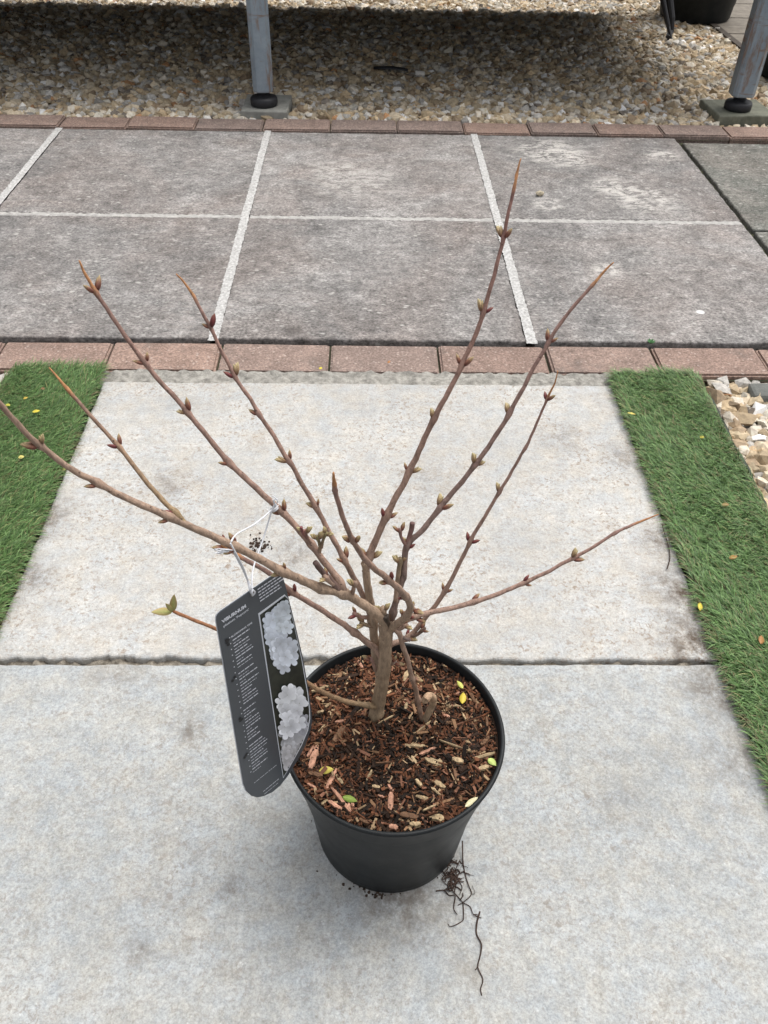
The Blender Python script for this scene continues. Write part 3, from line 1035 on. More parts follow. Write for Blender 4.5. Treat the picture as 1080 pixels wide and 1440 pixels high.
# loose bark chips, picked out one by one (photo coordinates in an enlarged crop)
CH = [(180, 390, 210, 285, 28, 'p'), (240, 495, 295, 385, 18, 'p'), (245, 510, 330, 625, 16, 'p'), (535, 575, 540, 495, 22, 'p'), (285, 275, 330, 205, 28, 'b'),
      (665, 325, 745, 292, 14, 'p'), (690, 340, 790, 375, 26, 't'), (810, 355, 860, 370, 24, 't'), (755, 265, 900, 325, 7, 't'), (905, 350, 1000, 322, 14, 't'),
      (930, 390, 980, 377, 20, 't'), (650, 440, 675, 470, 16, 't'), (735, 445, 780, 475, 20, 't'), (720, 475, 755, 505, 10, 't'), (650, 510, 705, 525, 16, 't'),
      (680, 580, 740, 555, 8, 't'), (715, 605, 780, 620, 30, 't'), (625, 655, 675, 650, 22, 't'), (530, 652, 570, 660, 22, 'p'), (580, 600, 660, 612, 22, 'b'),
      (240, 560, 300, 595, 16, 'p'), (350, 540, 355, 585, 12, 'p'), (367, 540, 371, 565, 12, 'p'), (170, 410, 235, 420, 18, 'b'), (295, 415, 325, 455, 14, 't'),
      (455, 465, 490, 470, 14, 't'), (430, 440, 455, 395, 10, 't'), (525, 460, 550, 490, 10, 'p'), (820, 380, 835, 450, 16, 'b'), (855, 135, 880, 180, 8, 't'),
      (775, 150, 800, 165, 12, 'p'), (785, 105, 850, 110, 8, 't'), (895, 50, 915, 95, 16, 'b'), (940, 290, 975, 255, 16, 'b'), (775, 180, 830, 185, 16, 'b'),
      (993, 150, 997, 195, 12, 'b'), (210, 140, 245, 130, 10, 't'), (650, 235, 720, 175, 7, 't'), (480, 200, 550, 165, 7, 't'), (290, 190, 340, 180, 10, 'p'),
      (600, 140, 610, 110, 14, 't'), (215, 225, 250, 190, 6, 't'), (165, 335, 195, 290, 12, 'p'), (140, 28 - 10, 225, 2 - 10, 13, 't'), (393, -92, 412, -60, 14, 'p'),
      (594, -3, 618, -50, 20, 't'), (120, 480, 160, 500, 10, 'p'), (200, 570, 235, 548, 12, 't'), (660, 370, 630, 330, 14, 't'), (470, 375, 540, 370, 6, 'b'),
      (480, 505, 510, 515, 8, 'p'), (390, 640, 430, 660, 14, 'b'), (865, 480, 905, 510, 6, 'b'), (600, 285, 690, 290, 16, 't'), (210, -70, 300, -75, 5, 't'),
      (80, -60, 100, -20, 8, 'p'), (520, 30, 560, 15, 8, 'b'), (735, 10, 770, 0, 9, 't'), (820, 60, 845, 45, 10, 'p'), (700, 90, 730, 60, 7, 'b')]
CPAL = {'p': ((.50, .27, .18), 'small pinkish bark chip lying loose among the compost fibres', 'pink bark chips on the compost'),
        't': ((.44, .325, .19), 'small pale tan wood splinter lying loose among the compost fibres', 'tan wood splinters on the compost'),
        'b': ((.17, .095, .055), 'small dark brown bark chip lying loose among the compost fibres', 'brown bark chips on the compost')}
CHL = {0: 'large flat pink bark chip left of the yellow leaf near the plant label', 1: 'long pink bark chip just right of the yellow leaf by the label',
       2: 'long pink splinter left of the green leaf near the front rim', 3: 'upright pink bark chip at front centre of the compost',
       4: 'broad brown bark chip between the trunk base and the label', 5: 'pink splinter pointing right, in front of the hooked shoot',
       6: 'widest tan wood chip, right of centre in front of the hooked shoot', 8: 'longest thin tan splinter, lying across right side of the compost',
       9: 'tan splinter pointing at the lime green leaf', 16: 'broad ragged tan chip near the front right rim', 19: 'flat brown chip near the front rim at centre',
       17: 'blunt tan chip against the front rim at centre', 20: 'pink chip against the front left rim below the long splinter', 28: 'brown chip lying front to back right of centre',
       32: 'brown chip just right of the bright yellow leaf', 45: 'oval tan chip behind the bright yellow leaf', 43: 'long tan chip left of the trunk, far side',
       44: 'pink chip just right of the trunk on the far side'}
for i, (xa, ya, xb, yb, w, kind) in enumerate(CH):
    A, B = gz(380 + xa / 3.176, 960 + ya / 3.176, SZ), gz(380 + xb / 3.176, 960 + yb / 3.176, SZ)
    ctr = (A + B) / 2
    ax = B - A
    lim = RS * .97
    rr = Vector((ctr.x - PC.x, ctr.y - PC.y, 0))
    if rr.length + ax.length * .45 > lim:
        rr = rr * ((lim - ax.length * .45) / rr.length)
        ctr = Vector((PC.x + rr.x, PC.y + rr.y, 0))
    l = ax.length / 2
    az = math.atan2(ax.y, ax.x)
    wd = w / 3.176 / 1165 * .76 / 2 * 1.25
    th = random.uniform(.0008, .0016)
    b = MB()
    K = 6
    vs, cc, fs = [], [], []
    base = CPAL[kind][0]
    g = random.uniform(.8, 1.15)
    tw = random.uniform(-.4, .4)
    for j in range(K + 1):
        s = -1 + 2 * j / K
        wf = wd * (1 - .5 * abs(s) ** 4) * random.uniform(.78, 1.05)
        e = random.uniform(-.12, .12) * wd
        for (yy, zz) in ((-wf + e, -th), (wf + e, -th), (wf * .8 + e, th * random.uniform(.6, 1.2)), (e, th * random.uniform(.9, 1.6)), (-wf * .8 + e, th * random.uniform(.6, 1.2))):
            vs.append((s * l * random.uniform(.97, 1.03), yy, zz + yy * tw * s * .3))
            q = random.uniform(.65, 1.2) * g
            cc.append(tuple(x * q for x in base))
    for j in range(K):
        fs += [(j * 5 + m, j * 5 + (m + 1) % 5, (j + 1) * 5 + (m + 1) % 5, (j + 1) * 5 + m) for m in range(5)]
    fs += [(4, 3, 2, 1, 0), tuple(K * 5 + m for m in range(5))]
    b.add(vs, fs, cc)
    o = b.build('bark_chip', M_soil)
    o.location = (ctr.x, ctr.y, soil_h(ctr.x, ctr.y) + .0036)
    o.rotation_euler = (random.uniform(-.2, .2), random.uniform(-.08, .08), az)
    tag(o, CHL.get(i, CPAL[kind][1]), 'bark chip', CPAL[kind][2])


# ------------------------------------------------------------------ the shrub
def catmull(P, per=8):
    out, par = [], []
    n = len(P)
    for i in range(n - 1):
        p0, p1, p2, p3 = P[max(i - 1, 0)], P[i], P[i + 1], P[min(i + 2, n - 1)]
        for k in range(per):
            t = k / per
            out.append(0.5 * ((2 * p1) + (p2 - p0) * t + (2 * p0 - 5 * p1 + 4 * p2 - p3) * t * t + (3 * p1 - p0 - 3 * p2 + p3) * t ** 3))
            par.append(i + t)
    out.append(P[-1])
    par.append(n - 1.0)
    return out, par


def bud_mesh(kind):
    b = MB()
    n = 8
    if kind == 0:
        ca, cb, cc_ = (.17, .055, .042), (.26, .11, .07), (.46, .37, .18)
    elif kind == 1:
        ca, cb, cc_ = (.20, .085, .055), (.38, .25, .13), (.56, .48, .25)
    else:
        ca, cb, cc_ = (.12, .03, .03), (.19, .045, .045), (.25, .10, .07)
    def scale_shell(a0, open_, ln, wd, mul):
        prof = [(0, .5), (.13, .85), (.32, 1.0), (.52, .95), (.72, .7), (.88, .36), (1.0, .04)]
        vs, cl = [], []
        for s, w in prof:
            cx = open_ * wd * (s ** 1.6)
            for k in range(n):
                t = 2 * math.pi * k / n
                vs.append((s * ln, cx + math.cos(t) * w * wd * .62, math.sin(t) * w * wd))
                f = s
                c = tuple(ca[q] * (1 - 2 * f) + cb[q] * 2 * f if f < .5 else cb[q] * (2 - 2 * f) + cc_[q] * (2 * f - 1) for q in range(3))
                m = mul * (1.0 if k % 2 else .62)
                cl.append(tuple(v * m for v in c))
        fs = [(j * n + k, j * n + (k + 1) % n, (j + 1) * n + (k + 1) % n, (j + 1) * n + k) for j in range(len(prof) - 1) for k in range(n)]
        fs += [tuple(reversed(range(n))), tuple((len(prof) - 1) * n + k for k in range(n))]
        if a0:
            vs = [(x, -y, z) for x, y, z in vs]
            fs = [tuple(reversed(f)) for f in fs]
        b.add(vs, fs, cl)
    scale_shell(0, .5 if kind == 1 else .25, .0094, .0028, 1.0)
    scale_shell(1, .7 if kind == 1 else .2, .0078, .0026, .85)
    if kind == 1:
        scale_shell(1, .05, .0088, .0020, 1.2)
    return b.mesh('bud', M_bud, True)


BUDS = [bud_mesh(0), bud_mesh(1), bud_mesh(2)]
shrub = empty('shrub', (0.012, 0.449, SZ))
tag(shrub, 'bare twiggy deciduous shrub with opening buds growing in the black pot', 'shrub')
C_old, C_mid, C_new, C_tip = (.34, .245, .17), (.32, .215, .16), (.26, .15, .122), (.42, .20, .085)


def lerp3(a, b, t):
    return tuple(a[i] + (b[i] - a[i]) * t for i in range(3))


def branch(pts, r0, r1, c0=C_mid, c1=C_new, tip=1, buds='auto', per=8, name='branch', tiplen=.024, budk=None, node_bump=.42, parent=None, scale=1.0):
    """pts: (px, py, Y[, node]) ; node 1 = bud pair, 2 = one bud, 3 = swelling only"""
    W = [gy(p[0], p[1], p[2]) for p in pts]
    P, par = catmull(W, per)
    P = [p + Vector((fbm(p.x, p.z, 60, 1), fbm(p.x, p.z, 60, 5), fbm(p.y, p.z, 60, 9))) * .0007 if 0 < j < len(P) - 1 else p for j, p in enumerate(P)]
    n = len(P)
    cum = [0.0]
    for i in range(1, n):
        cum.append(cum[-1] + (P[i] - P[i - 1]).length)
    tot = cum[-1]
    nodes = [i for i, p in enumerate(pts) if len(p) > 3 and p[3]]
    npos = [cum[min(n - 1, i * per)] for i in nodes]
    rads, cols = [], []
    for i in range(n):
        t = cum[i] / tot
        r = r0 + (r1 - r0) * t ** .85
        for s in npos:
            d = (cum[i] - s) / (r * 1.5)
            r *= 1 + node_bump * math.exp(-d * d)
        r *= 1 + .05 * math.sin(cum[i] * 410 + r0 * 9000)
        c = lerp3(c0, c1, t)
        if tip:
            d = tot - cum[i]
            if d < tiplen:
                s = d / tiplen
                c = lerp3(C_tip, c, max(0, (s - .75) / .25))
                r *= .42 + .5 * s ** .6 + .08 * s + (.25 * math.exp(-((s - .85) / .07) ** 2))
        rads.append(max(r, .0004))
        cols.append(c)
    # resample finer between points is enough with per=8
    b = MB()
    b.tube(P, rads, 12, cols)
    o = b.build(name, M_bark, shrub, True)
    for q, (i, s) in enumerate(zip(nodes, npos)):
        kind = pts[i][3]
        if kind == 3:
            continue
        k = min(n - 1, i * per)
        t = (P[min(k + 1, n - 1)] - P[max(k - 1, 0)]).normalized()
        view = (P[k] - CAM).normalized()
        lat = t.cross(view).normalized()
        rot = random.uniform(-.55, .55)
        lat = (lat * math.cos(rot) + t.cross(lat) * math.sin(rot)).normalized()
        r = rads[k]
        for sgn in ((1, -1) if kind == 1 else ((1,) if kind == 2 else (-1,))):
            d = lat * sgn
            ang = random.uniform(.35, .65)
            x = (t * math.cos(ang) + d * math.sin(ang)).normalized()
            y = (d * math.cos(ang) - t * math.sin(ang)).normalized()
            z = x.cross(y)
            kk = random.choice((0, 0, 0, 1, 1, 2)) if budk is None else random.choice(budk)
            bo = link('bud', BUDS[kk], o)
            sc = random.uniform(.62, 1.08) * scale
            m = Matrix((x * sc, y * sc, z * sc)).transposed().to_4x4()
            m.translation = P[k] + d * r * .75
            bo.matrix_world = m
            bo.matrix_local = m
    return o


# trunk and the old fork
branch([(527, 1022, .446), (528, 1010, .447, 3), (533, 985, .449), (538, 955, .449), (540, 935, .449, 3), (542, 905, .449), (543, 884, .449, 3), (543, 876, .449)], .0068, .0056, (.27, .195, .12), C_old, 0, name='trunk', node_bump=.16)
branch([(535, 950, .449), (529, 930, .452), (527, 902, .455), (524, 872, .457, 3), (519, 838, .458), (514, 800, .459), (512, 791, .459)], .0044, .0030, C_old, C_old, 0)
# A : long left stem leaving the frame
branch([(544, 886, .447), (535, 868, .444), (508, 848, .438), (484, 835, .432, 3), (450, 827, .424, 3), (397, 803, .408, 1), (330, 768, .400, 1), (238, 727, .392, 2), (137, 680, .384, 2), (56, 627, .376, 1), (4, 572, .370), (-38, 515, .364, 1), (-62, 478, .361)], .0043, .0012, C_old, C_mid, 1, budk=(1, 1, 0))
# A2
branch([(262, 738, .3935), (246, 720, .396, 2), (230, 705, .400), (166, 628, .415, 1), (94, 546, .430, 3), (69, 517, .436)], .0019, .0010, (.34, .24, .13), C_new, 1)
# B
branch([(484, 835, .432), (478, 820, .434, 3), (437, 765, .444, 3), (397, 720, .452, 1), (322, 650, .462, 2), (264, 580, .472, 1), (204, 510, .482, 1), (134, 410, .494, 1), (111, 366, .500)], .0029, .0012, C_mid, C_new, 1)
# C2
branch([(522, 868, .457), (510, 836, .460), (484, 787, .466, 1), (444, 713, .478, 1), (406, 648, .490, 1), (365, 581, .503, 2), (330, 529, .514, 1), (296, 461, .526, 1), (265, 405, .538), (248, 385, .543)], .0027, .0011, C_mid, C_new, 1)
# D tall
branch([(514, 804, .459), (519, 784, .461, 1), (543, 727, .470, 1), (576, 663, .482, 1), (611, 588, .495, 2), (650, 513, .509, 1), (680, 438, .524, 1), (708, 334, .545, 1), (726, 247, .562, 3), (733, 223, .567)], .0031, .0010, C_mid, (.22, .11, .09), 1, tiplen=.022)
# E
branch([(548, 884, .450), (553, 860, .452, 3), (566, 813, .458, 3), (573, 768, .464, 1), (594, 746, .468), (619, 714, .475, 1), (669, 653, .487, 1), (716, 582, .501, 2), (772, 480, .522, 1), (806, 432, .532), (841, 391, .541), (863, 369, .546)], .0029, .0011, (.20, .145, .12), C_new, 1)
branch([(573, 768, .464), (577, 751, .467), (580, 735, .469)], .0021, .0020, C_new, (.16, .09, .08), 0)
branch([(573, 768, .464), (565, 758, .463), (562, 746, .4635, 1), (563, 743, .464)], .0014, .0012, C_new, C_new, 0, budk=(1, 0))
branch([(557, 845, .453), (559, 812, .456), (562, 790, .459, 1), (563, 786, .4595)], .0022, .0018, C_mid, (.2, .15, .09), 0, budk=(1,))
# F
branch([(545, 915, .449), (552, 905, .452), (574, 896, .456, 1), (592, 876, .460), (626, 831, .468, 1), (661, 762, .480, 1), (702, 692, .493, 2), (738, 631, .505, 3), (769, 562, .518, 1), (779, 540, .522), (784, 521, .526)], .0025, .0008, C_mid, C_new, 1)
# G
branch([(546, 884, .448), (562, 878, .448), (583, 866, .450, 1), (608, 860, .453), (666, 847, .460, 2), (738, 819, .470, 1), (806, 785, .480, 1), (866, 750, .489, 3), (910, 730, .496), (926, 723, .499)], .0027, .0010, C_mid, C_new, 1)
# H : towards the lens
branch([(546, 886, .447), (556, 878, .440), (572, 866, .424, 1), (577, 852, .412), (570, 838, .403, 2), (547, 815, .389, 1), (519, 793, .375), (497, 760, .362, 1), (484, 733, .355), (471, 690, .346, 3), (469, 664, .342)], .0035, .0012, C_old, C_new, 1, budk=(0, 2), tiplen=.014, scale=.8)
# I : low left, behind the label
branch([(536, 925, .449), (527, 912, .448), (498, 889, .446, 3), (458, 862, .443), (412, 833, .440, 1), (378, 806, .438), (340, 784, .436), (316, 769, .435, 1), (310, 764, .435)], .0031, .0016, C_mid, C_new, 1)
# J : thin low shoot with two leaves
jb = branch([(528, 994, .444), (519, 992, .442, 3), (480, 985, .438), (436, 963, .437), (380, 922, .438), (304, 885, .440), (264, 869, .442), (243, 860, .443)], .0024, .0014, (.25, .175, .10), (.30, .13, .06), 0)
# K : shoot from the soil, right
branch([(546, 890, .448), (559, 888, .446, 3), (572, 926, .446), (580, 955, .447, 2), (588, 985, .445, 1), (594, 1014, .444), (596, 1022, .443)], .0021, .0023, C_mid, (.26, .17, .12), 0, budk=(1,))
branch([(594, 1022, .444), (599, 1010, .443), (608, 992, .440), (609, 982, .436), (604, 978, .431), (598, 984, .427)], .0030, .0034, (.27, .22, .15), (.44, .29, .18), 0)
# stubs
branch([(481, 834, .432), (472, 825, .430), (456, 806, .428), (443, 791, .427)], .0026, .0022, (.17, .11, .09), (.12, .075, .065), 0)
branch([(470, 822, .430), (462, 817, .427), (458, 812, .426, 1), (457, 810, .426)], .0022, .0018, C_mid, C_mid, 0, budk=(1, 0))
branch([(546, 884, .447), (541, 868, .446), (539, 858, .446, 1), (539, 855, .446)], .0026, .0020, C_old, C_old, 0, budk=(1,))
branch([(528, 882, .455), (518, 880, .452), (510, 877, .450, 1), (508, 876, .450)], .0018, .0015, C_mid, (.2, .15, .09), 0, budk=(1,))
branch([(449, 778, .442), (450, 765, .440), (447, 757, .438, 1), (446, 754, .438)], .0014, .0012, C_mid, (.2, .17, .08), 0, budk=(1,))
branch([(440, 768, .444), (432, 756, .441), (429, 748, .440, 1), (428, 745, .440)], .0014, .0012, C_mid, C_new, 0, budk=(1, 0))
branch([(570, 865, .424), (577, 860, .421), (582, 856, .419, 1), (583, 855, .419)], .0018, .0014, C_mid, C_mid, 0, budk=(0,))
branch([(556, 880, .440), (563, 884, .436), (570, 880, .434, 1), (572, 879, .434)], .0020, .0014, C_mid, C_mid, 0, budk=(1, 0))


# short twigs and cut ends crowding the fork
branch([(519, 868, .456), (508, 868, .452), (500, 864, .450, 1), (498, 863, .450)], .0020, .0015, C_mid, C_new, 0, budk=(0, 2))
branch([(495, 838, .435), (497, 828, .432), (499, 821, .431, 2), (499, 818, .431)], .0020, .0016, C_mid, C_mid, 0, budk=(1,))
branch([(577, 893, .456), (586, 892, .455), (594, 886, .455, 1), (597, 884, .455)], .0018, .0013, (.17, .11, .09), (.2, .13, .09), 0, budk=(1, 0))
branch([(545, 880, .446), (543, 872, .444), (542, 866, .443)], .0030, .0027, (.12, .085, .06), (.06, .045, .035), 0)
branch([(560, 892, .447), (568, 897, .446), (577, 901, .446)], .0017, .0014, (.2, .14, .11), (.13, .09, .08), 0)
branch([(431, 757, .441), (426, 750, .438), (424, 741, .436)], .0013, .0011, C_new, (.2, .06, .06), 0)
branch([(452, 770, .441), (456, 758, .438), (459, 751, .437, 1), (460, 749, .437)], .0013, .0010, C_mid, (.22, .19, .09), 0, budk=(1,))
branch([(530, 945, .449), (526, 936, .447), (522, 928, .446, 2), (521, 926, .446)], .0016, .0012, C_mid, C_new, 0, budk=(0,))
branch([(549, 935, .449), (555, 932, .448, 1), (558, 930, .448)], .0014, .0011, C_mid, C_mid, 0, budk=(1, 0))


def leaf_mesh(ln, wd, c0, c1, curl=.25, fold=.2, th=.0003):
    b = MB()
    K = 8
    top, cc = [], []
    for j in range(K + 1):
        s = j / K
        w = wd * (math.sin(math.pi * min(1, s ** .85)) ** .8 if 0 < s < 1 else .02)
        z = curl * ln * (s * s - .3 * s)
        for f in (-1, 0, 1):
            top.append((s * ln, f * w, z + abs(f) * w * fold))
            cc.append(lerp3(c0, c1, abs(f) * .6 + .4 * s))
    m = len(top)
    vs = top + [(x, y, z - th) for x, y, z in top]
    fs = []
    for j in range(K):
        for k in range(2):
            a = j * 3 + k
            fs.append((a, a + 3, a + 4, a + 1))
            fs.append((m + a, m + a + 1, m + a + 4, m + a + 3))
        for k, r in ((0, 0), (2, 1)):
            a = j * 3 + k
            q = (a, a + 3, m + a + 3, m + a)
            fs.append(q if r else tuple(reversed(q)))
    b.add(vs, fs, cc + cc)
    return b.mesh('leaf', M_leaf, True)


def place(o, p, x, up):
    x = x.normalized()
    z = (up - x * up.dot(x)).normalized()
    y = z.cross(x)
    m = Matrix((x, y, z)).transposed().to_4x4()
    m.translation = p
    o.matrix_local = m


Jt = gy(243, 860, .443)
for (tx, ty, dY, ln, wd) in ((212, 861, .435, .019, .0033), (245, 835, .447, .015, .003), (232, 848, .438, .010, .002)):
    e = gy(tx, ty, dY)
    o = link('leaf', leaf_mesh((e - Jt).length, wd, (.36, .40, .14), (.45, .30, .14), .05, .4), jb)
    place(o, Jt, e - Jt, (CAM - Jt).normalized() + Vector((0, 0, .3)))

# straggling roots at the foot of the pot
rb = MB()
ROOTS = [[(649, 1189), (651, 1210), (654, 1229), (659, 1245), (663, 1257), (655, 1266), (644, 1273)],
         [(634, 1235), (636, 1251), (643, 1260), (651, 1269), (661, 1275), (666, 1286), (677, 1291)],
         [(675, 1282), (671, 1296), (670, 1313), (677, 1328), (675, 1345), (672, 1360), (679, 1377), (676, 1390), (677.5, 1400)],
         [(613, 1253), (624, 1252), (631.6, 1259), (640, 1260), (638, 1277), (643, 1286)],
         [(651, 1269), (652, 1289), (649, 1296), (634, 1303), (630, 1299)],
         [(640, 1222), (644, 1236), (650, 1248), (646, 1258)], [(646, 1215), (638, 1228), (632, 1242), (637, 1252)],
         [(654, 1229), (660, 1230), (666, 1231)], [(672, 1360), (668, 1364)], [(663, 1257), (668, 1256), (664, 1245)],
         [(666, 1286), (672, 1287), (671, 1296)], [(630, 1225), (622, 1236), (630, 1245), (640, 1240), (645, 1230)]]
for i, rt in enumerate(ROOTS):
    P = [gz(x, y, .0016 + .001 * (k % 2)) for k, (x, y) in enumerate(rt)]
    if i in (0, 6):
        P[0].z = .012
    P, _ = catmull(P, 4)
    r0 = .72 * (.0010, .0009, .0012, .0010, .0008, .0007, .0007, .0004, .0007, .0004, .0007, .0006)[i]
    rb.tube(P, [r0 * (1 - .45 * j / len(P)) for j in range(len(P))], 6)
for k in range(60):
    p = gz(random.gauss(637, 6), random.gauss(1231, 11), .002)
    pp = [p]
    d = random.uniform(0, 6.28)
    for q in range(3):
        d += random.gauss(0, .7)
        pp.append(pp[-1] + Vector((math.cos(d), math.sin(d), random.uniform(-.1, .25))) * random.uniform(.0015, .0045))
    for v in pp:
        v.z = max(v.z, .0008)
    rb.tube(pp, random.uniform(.0002, .0007), 5)
ro = rb.build('root', M_root, shrub, True)
ro['label'] = 'thin dark roots straggling out over the slab'
for c in shrub.children:
    c.matrix_parent_inverse = Matrix.Translation(shrub.location).inverted()

# ------------------------------------------------------------------ plant label
HOLE = gy(354, 833, .400)
d0 = (HOLE - CAM)
Z0 = d0.dot(VW)
gx_, gy_ = 1.038, .6457
rd = d0.normalized()
T1 = VR + rd * gx_
T2 = -VU + rd * gy_
NRM = T1.cross(T2).normalized()
if NRM.dot(d0) > 0:
    NRM = -NRM


def onplane(x, y, lift=0.0):
    d = ray(x, y)
    t = (HOLE - CAM).dot(NRM) / d.dot(NRM)
    return CAM + d * t + NRM * lift


EX = (onplane(340, 855) - onplane(312, 874)).normalized()     # reading direction
EY = (onplane(305, 868) - onplane(345, 1103))
EY = (EY - EX * EY.dot(EX)).normalized()
print('label size', (onplane(305, 868) - onplane(345, 1103)).length, (onplane(305, 868) - onplane(393, 803)).length)
lab = empty('plant_label', HOLE)
tag(lab, 'dark grey hanging plant label with white flower photo, tied on with white string', 'plant label')
OUT = [(305, 874), (305, 868), (307, 864), (311, 860), (393, 803), (396, 805), (401, 822), (414, 873), (426, 925), (435, 976), (438, 1000), (439, 1014), (436, 1030), (429, 1049), (418, 1070), (405, 1091), (394, 1105), (383, 1114), (371, 1119.5), (362, 1121.5), (353, 1119), (347, 1113), (343, 1103), (338, 1074), (327, 1006), (314, 926)]


def plate(pts, lift, th, m, name, parent, hole=None):
    top = [onplane(x, y, lift) for x, y in pts]
    k = len(top)
    b = MB()
    b.add(top + [p - NRM * th for p in top], [tuple(range(k)), tuple(reversed(range(k, 2 * k)))] + [(i, k + i, k + (i + 1) % k, (i + 1) % k) for i in range(k)])
    return b.build(name, m, parent)


card = plate(OUT, 0, .0009, M_card, 'card', lab)
plate([(305 + (x - 305) * 1.0 - (1.2 if x < 350 else 0), y) for x, y in OUT], -.00095, .0004, M_cardedge, 'card_backing', lab)


def ellipse_px(cx, cy, rx, ry, rot=0, n=14):
    return [(cx + rx * math.cos(a) * math.cos(rot) - ry * math.sin(a) * math.sin(rot), cy + rx * math.cos(a) * math.sin(rot) + ry * math.sin(a) * math.cos(rot)) for a in [2 * math.pi * i / n for i in range(n)]]


plate(ellipse_px(354.5, 834.5, 2.6, 5.0, .15), .0002, .00018, M_ledge, 'punched_hole', lab)
FR = [(363, 863), (400, 836), (404, 840), (411, 868), (424, 925), (433, 975), (435.5, 998), (436, 1010), (433, 1027), (424, 1048), (412, 1070), (398, 1094)]
plate(FR, .0003, .00028, M_ink, 'picture_border', lab)
cx_, cy_ = 401, 960
FI = [(cx_ + (x - cx_) * .952 + .2, cy_ + (y - cy_) * .985) for x, y in FR]
plate(FI, .0005, .00018, M_photo, 'flower_picture', lab)
# white blossom printed on the picture
pm = MB()
lift = .00056


def inside(x, y, poly):
    c = False
    for i in range(len(poly)):
        (x1, y1), (x2, y2) = poly[i - 1], poly[i]
        if (y1 > y) != (y2 > y) and x < (x2 - x1) * (y - y1) / (y2 - y1) + x1:
            c = not c
    return c


def petal(px, py, l, w, a, col):
    global lift
    pts = []
    for i in range(12):
        t = 2 * math.pi * i / 12
        u, v = l * (.5 + .5 * math.cos(t)), w * math.sin(t) * (1.15 - .3 * math.cos(t + 3.14))
        pts.append((px + u * math.cos(a) - v * math.sin(a), py + u * math.sin(a) + v * math.cos(a)))
    if not all(inside(x, y, FI) for x, y in pts):
        return
    lift += .0000012
    pm.add([onplane(x, y, lift) for x, y in pts], [tuple(range(12))], [lerp3(col, tuple(c * .70 for c in col), .5 + .5 * math.cos(2 * math.pi * i / 12 + 3.14)) for i in range(12)])


def floret(px, py, s, base):
    a0 = random.uniform(0, 6.28)
    for k in range(5):
        g = random.uniform(.82, 1.08)
        petal(px, py, s * 1.15, s * .36, a0 + k * 1.2566 + random.uniform(-.15, .15), tuple(c * g for c in base))
    petal(px - .6, py, 1.4, .6, 0, (.45, .46, .42))


def truss(cx, cy, rx, ry, nn, s, base):
    for k in range(nn):
        a, r = random.uniform(0, 6.28), math.sqrt(random.random())
        floret(cx + rx * r * math.cos(a), cy + ry * r * math.sin(a), s * random.uniform(.8, 1.15), (lambda g: tuple(c * g for c in base))(random.uniform(.72, 1.12)))


truss(416, 1042, 18, 32, 70, 8, (.50, .51, .54))
truss(405, 1068, 8, 18, 22, 7, (.52, .52, .54))
truss(429, 1018, 5, 14, 14, 7, (.48, .49, .54))
truss(386, 880, 14, 30, 34, 9.5, (.74, .80, .90))
truss(400, 918, 13, 20, 20, 9.5, (.78, .83, .92))
truss(397, 865, 9, 20, 20, 8, (.72, .78, .85))
truss(406, 985, 16, 20, 24, 10, (.90, .92, .96))
truss(408, 1012, 12, 20, 16, 9, (.84, .86, .91))
pm.build('flower_print', M_petal, lab)


def text(s, px, py, size, m, bold=0.0, lift_=.0004, name='lettering'):
    cu = bpy.data.curves.new(name, 'FONT')
    cu.body = s
    cu.size = size
    cu.offset = bold
    cu.resolution_u = 2
    t = bpy.data.objects.new('tmp_text', cu)
    COL.objects.link(t)
    dg = bpy.context.evaluated_depsgraph_get()
    me = bpy.data.meshes.new_from_object(t.evaluated_get(dg))
    bpy.data.objects.remove(t)
    me.materials.clear()
    me.materials.append(m)
    me.name = name
    o = link(name, me, lab)
    mm = Matrix((EX, EY, NRM)).transposed().to_4x4()
    mm.translation = onplane(px, py, lift_)
    o.matrix_local = mm
    return o


text('VIBURNUM', 312.5, 876, .0042, M_ink, .00018)
text("plicatum 'Popcorn'", 314, 882, .0030, M_ink, .00004)
text('BLOSSOMING TIME', 325, 896.5, .0022, M_ink, .00005)
# illegible small print: rows of short word-length marks
ink = MB()


def wordrow(px, py, length, h, dens=1.0):
    p = onplane(px, py, .0004)
    x = 0.0
    while x < length:
        w = min(random.uniform(.0016, .0045), length - x)
        q = [p + EX * x, p + EX * (x + w), p + EX * (x + w) + EY * h, p + EX * x + EY * h]
        ink.add(q, [(0, 1, 2, 3)])
        x += w + .0006


def blk(x, y, rows, dx, dy):
    for k in range(rows):
        major = k % 2 == 0
        wordrow(x + dx * k, y + dy * k, random.uniform(.010, .018) if major else random.uniform(.005, .009) + (.008 if random.random() < .4 else 0), .00095 if major else .00055)


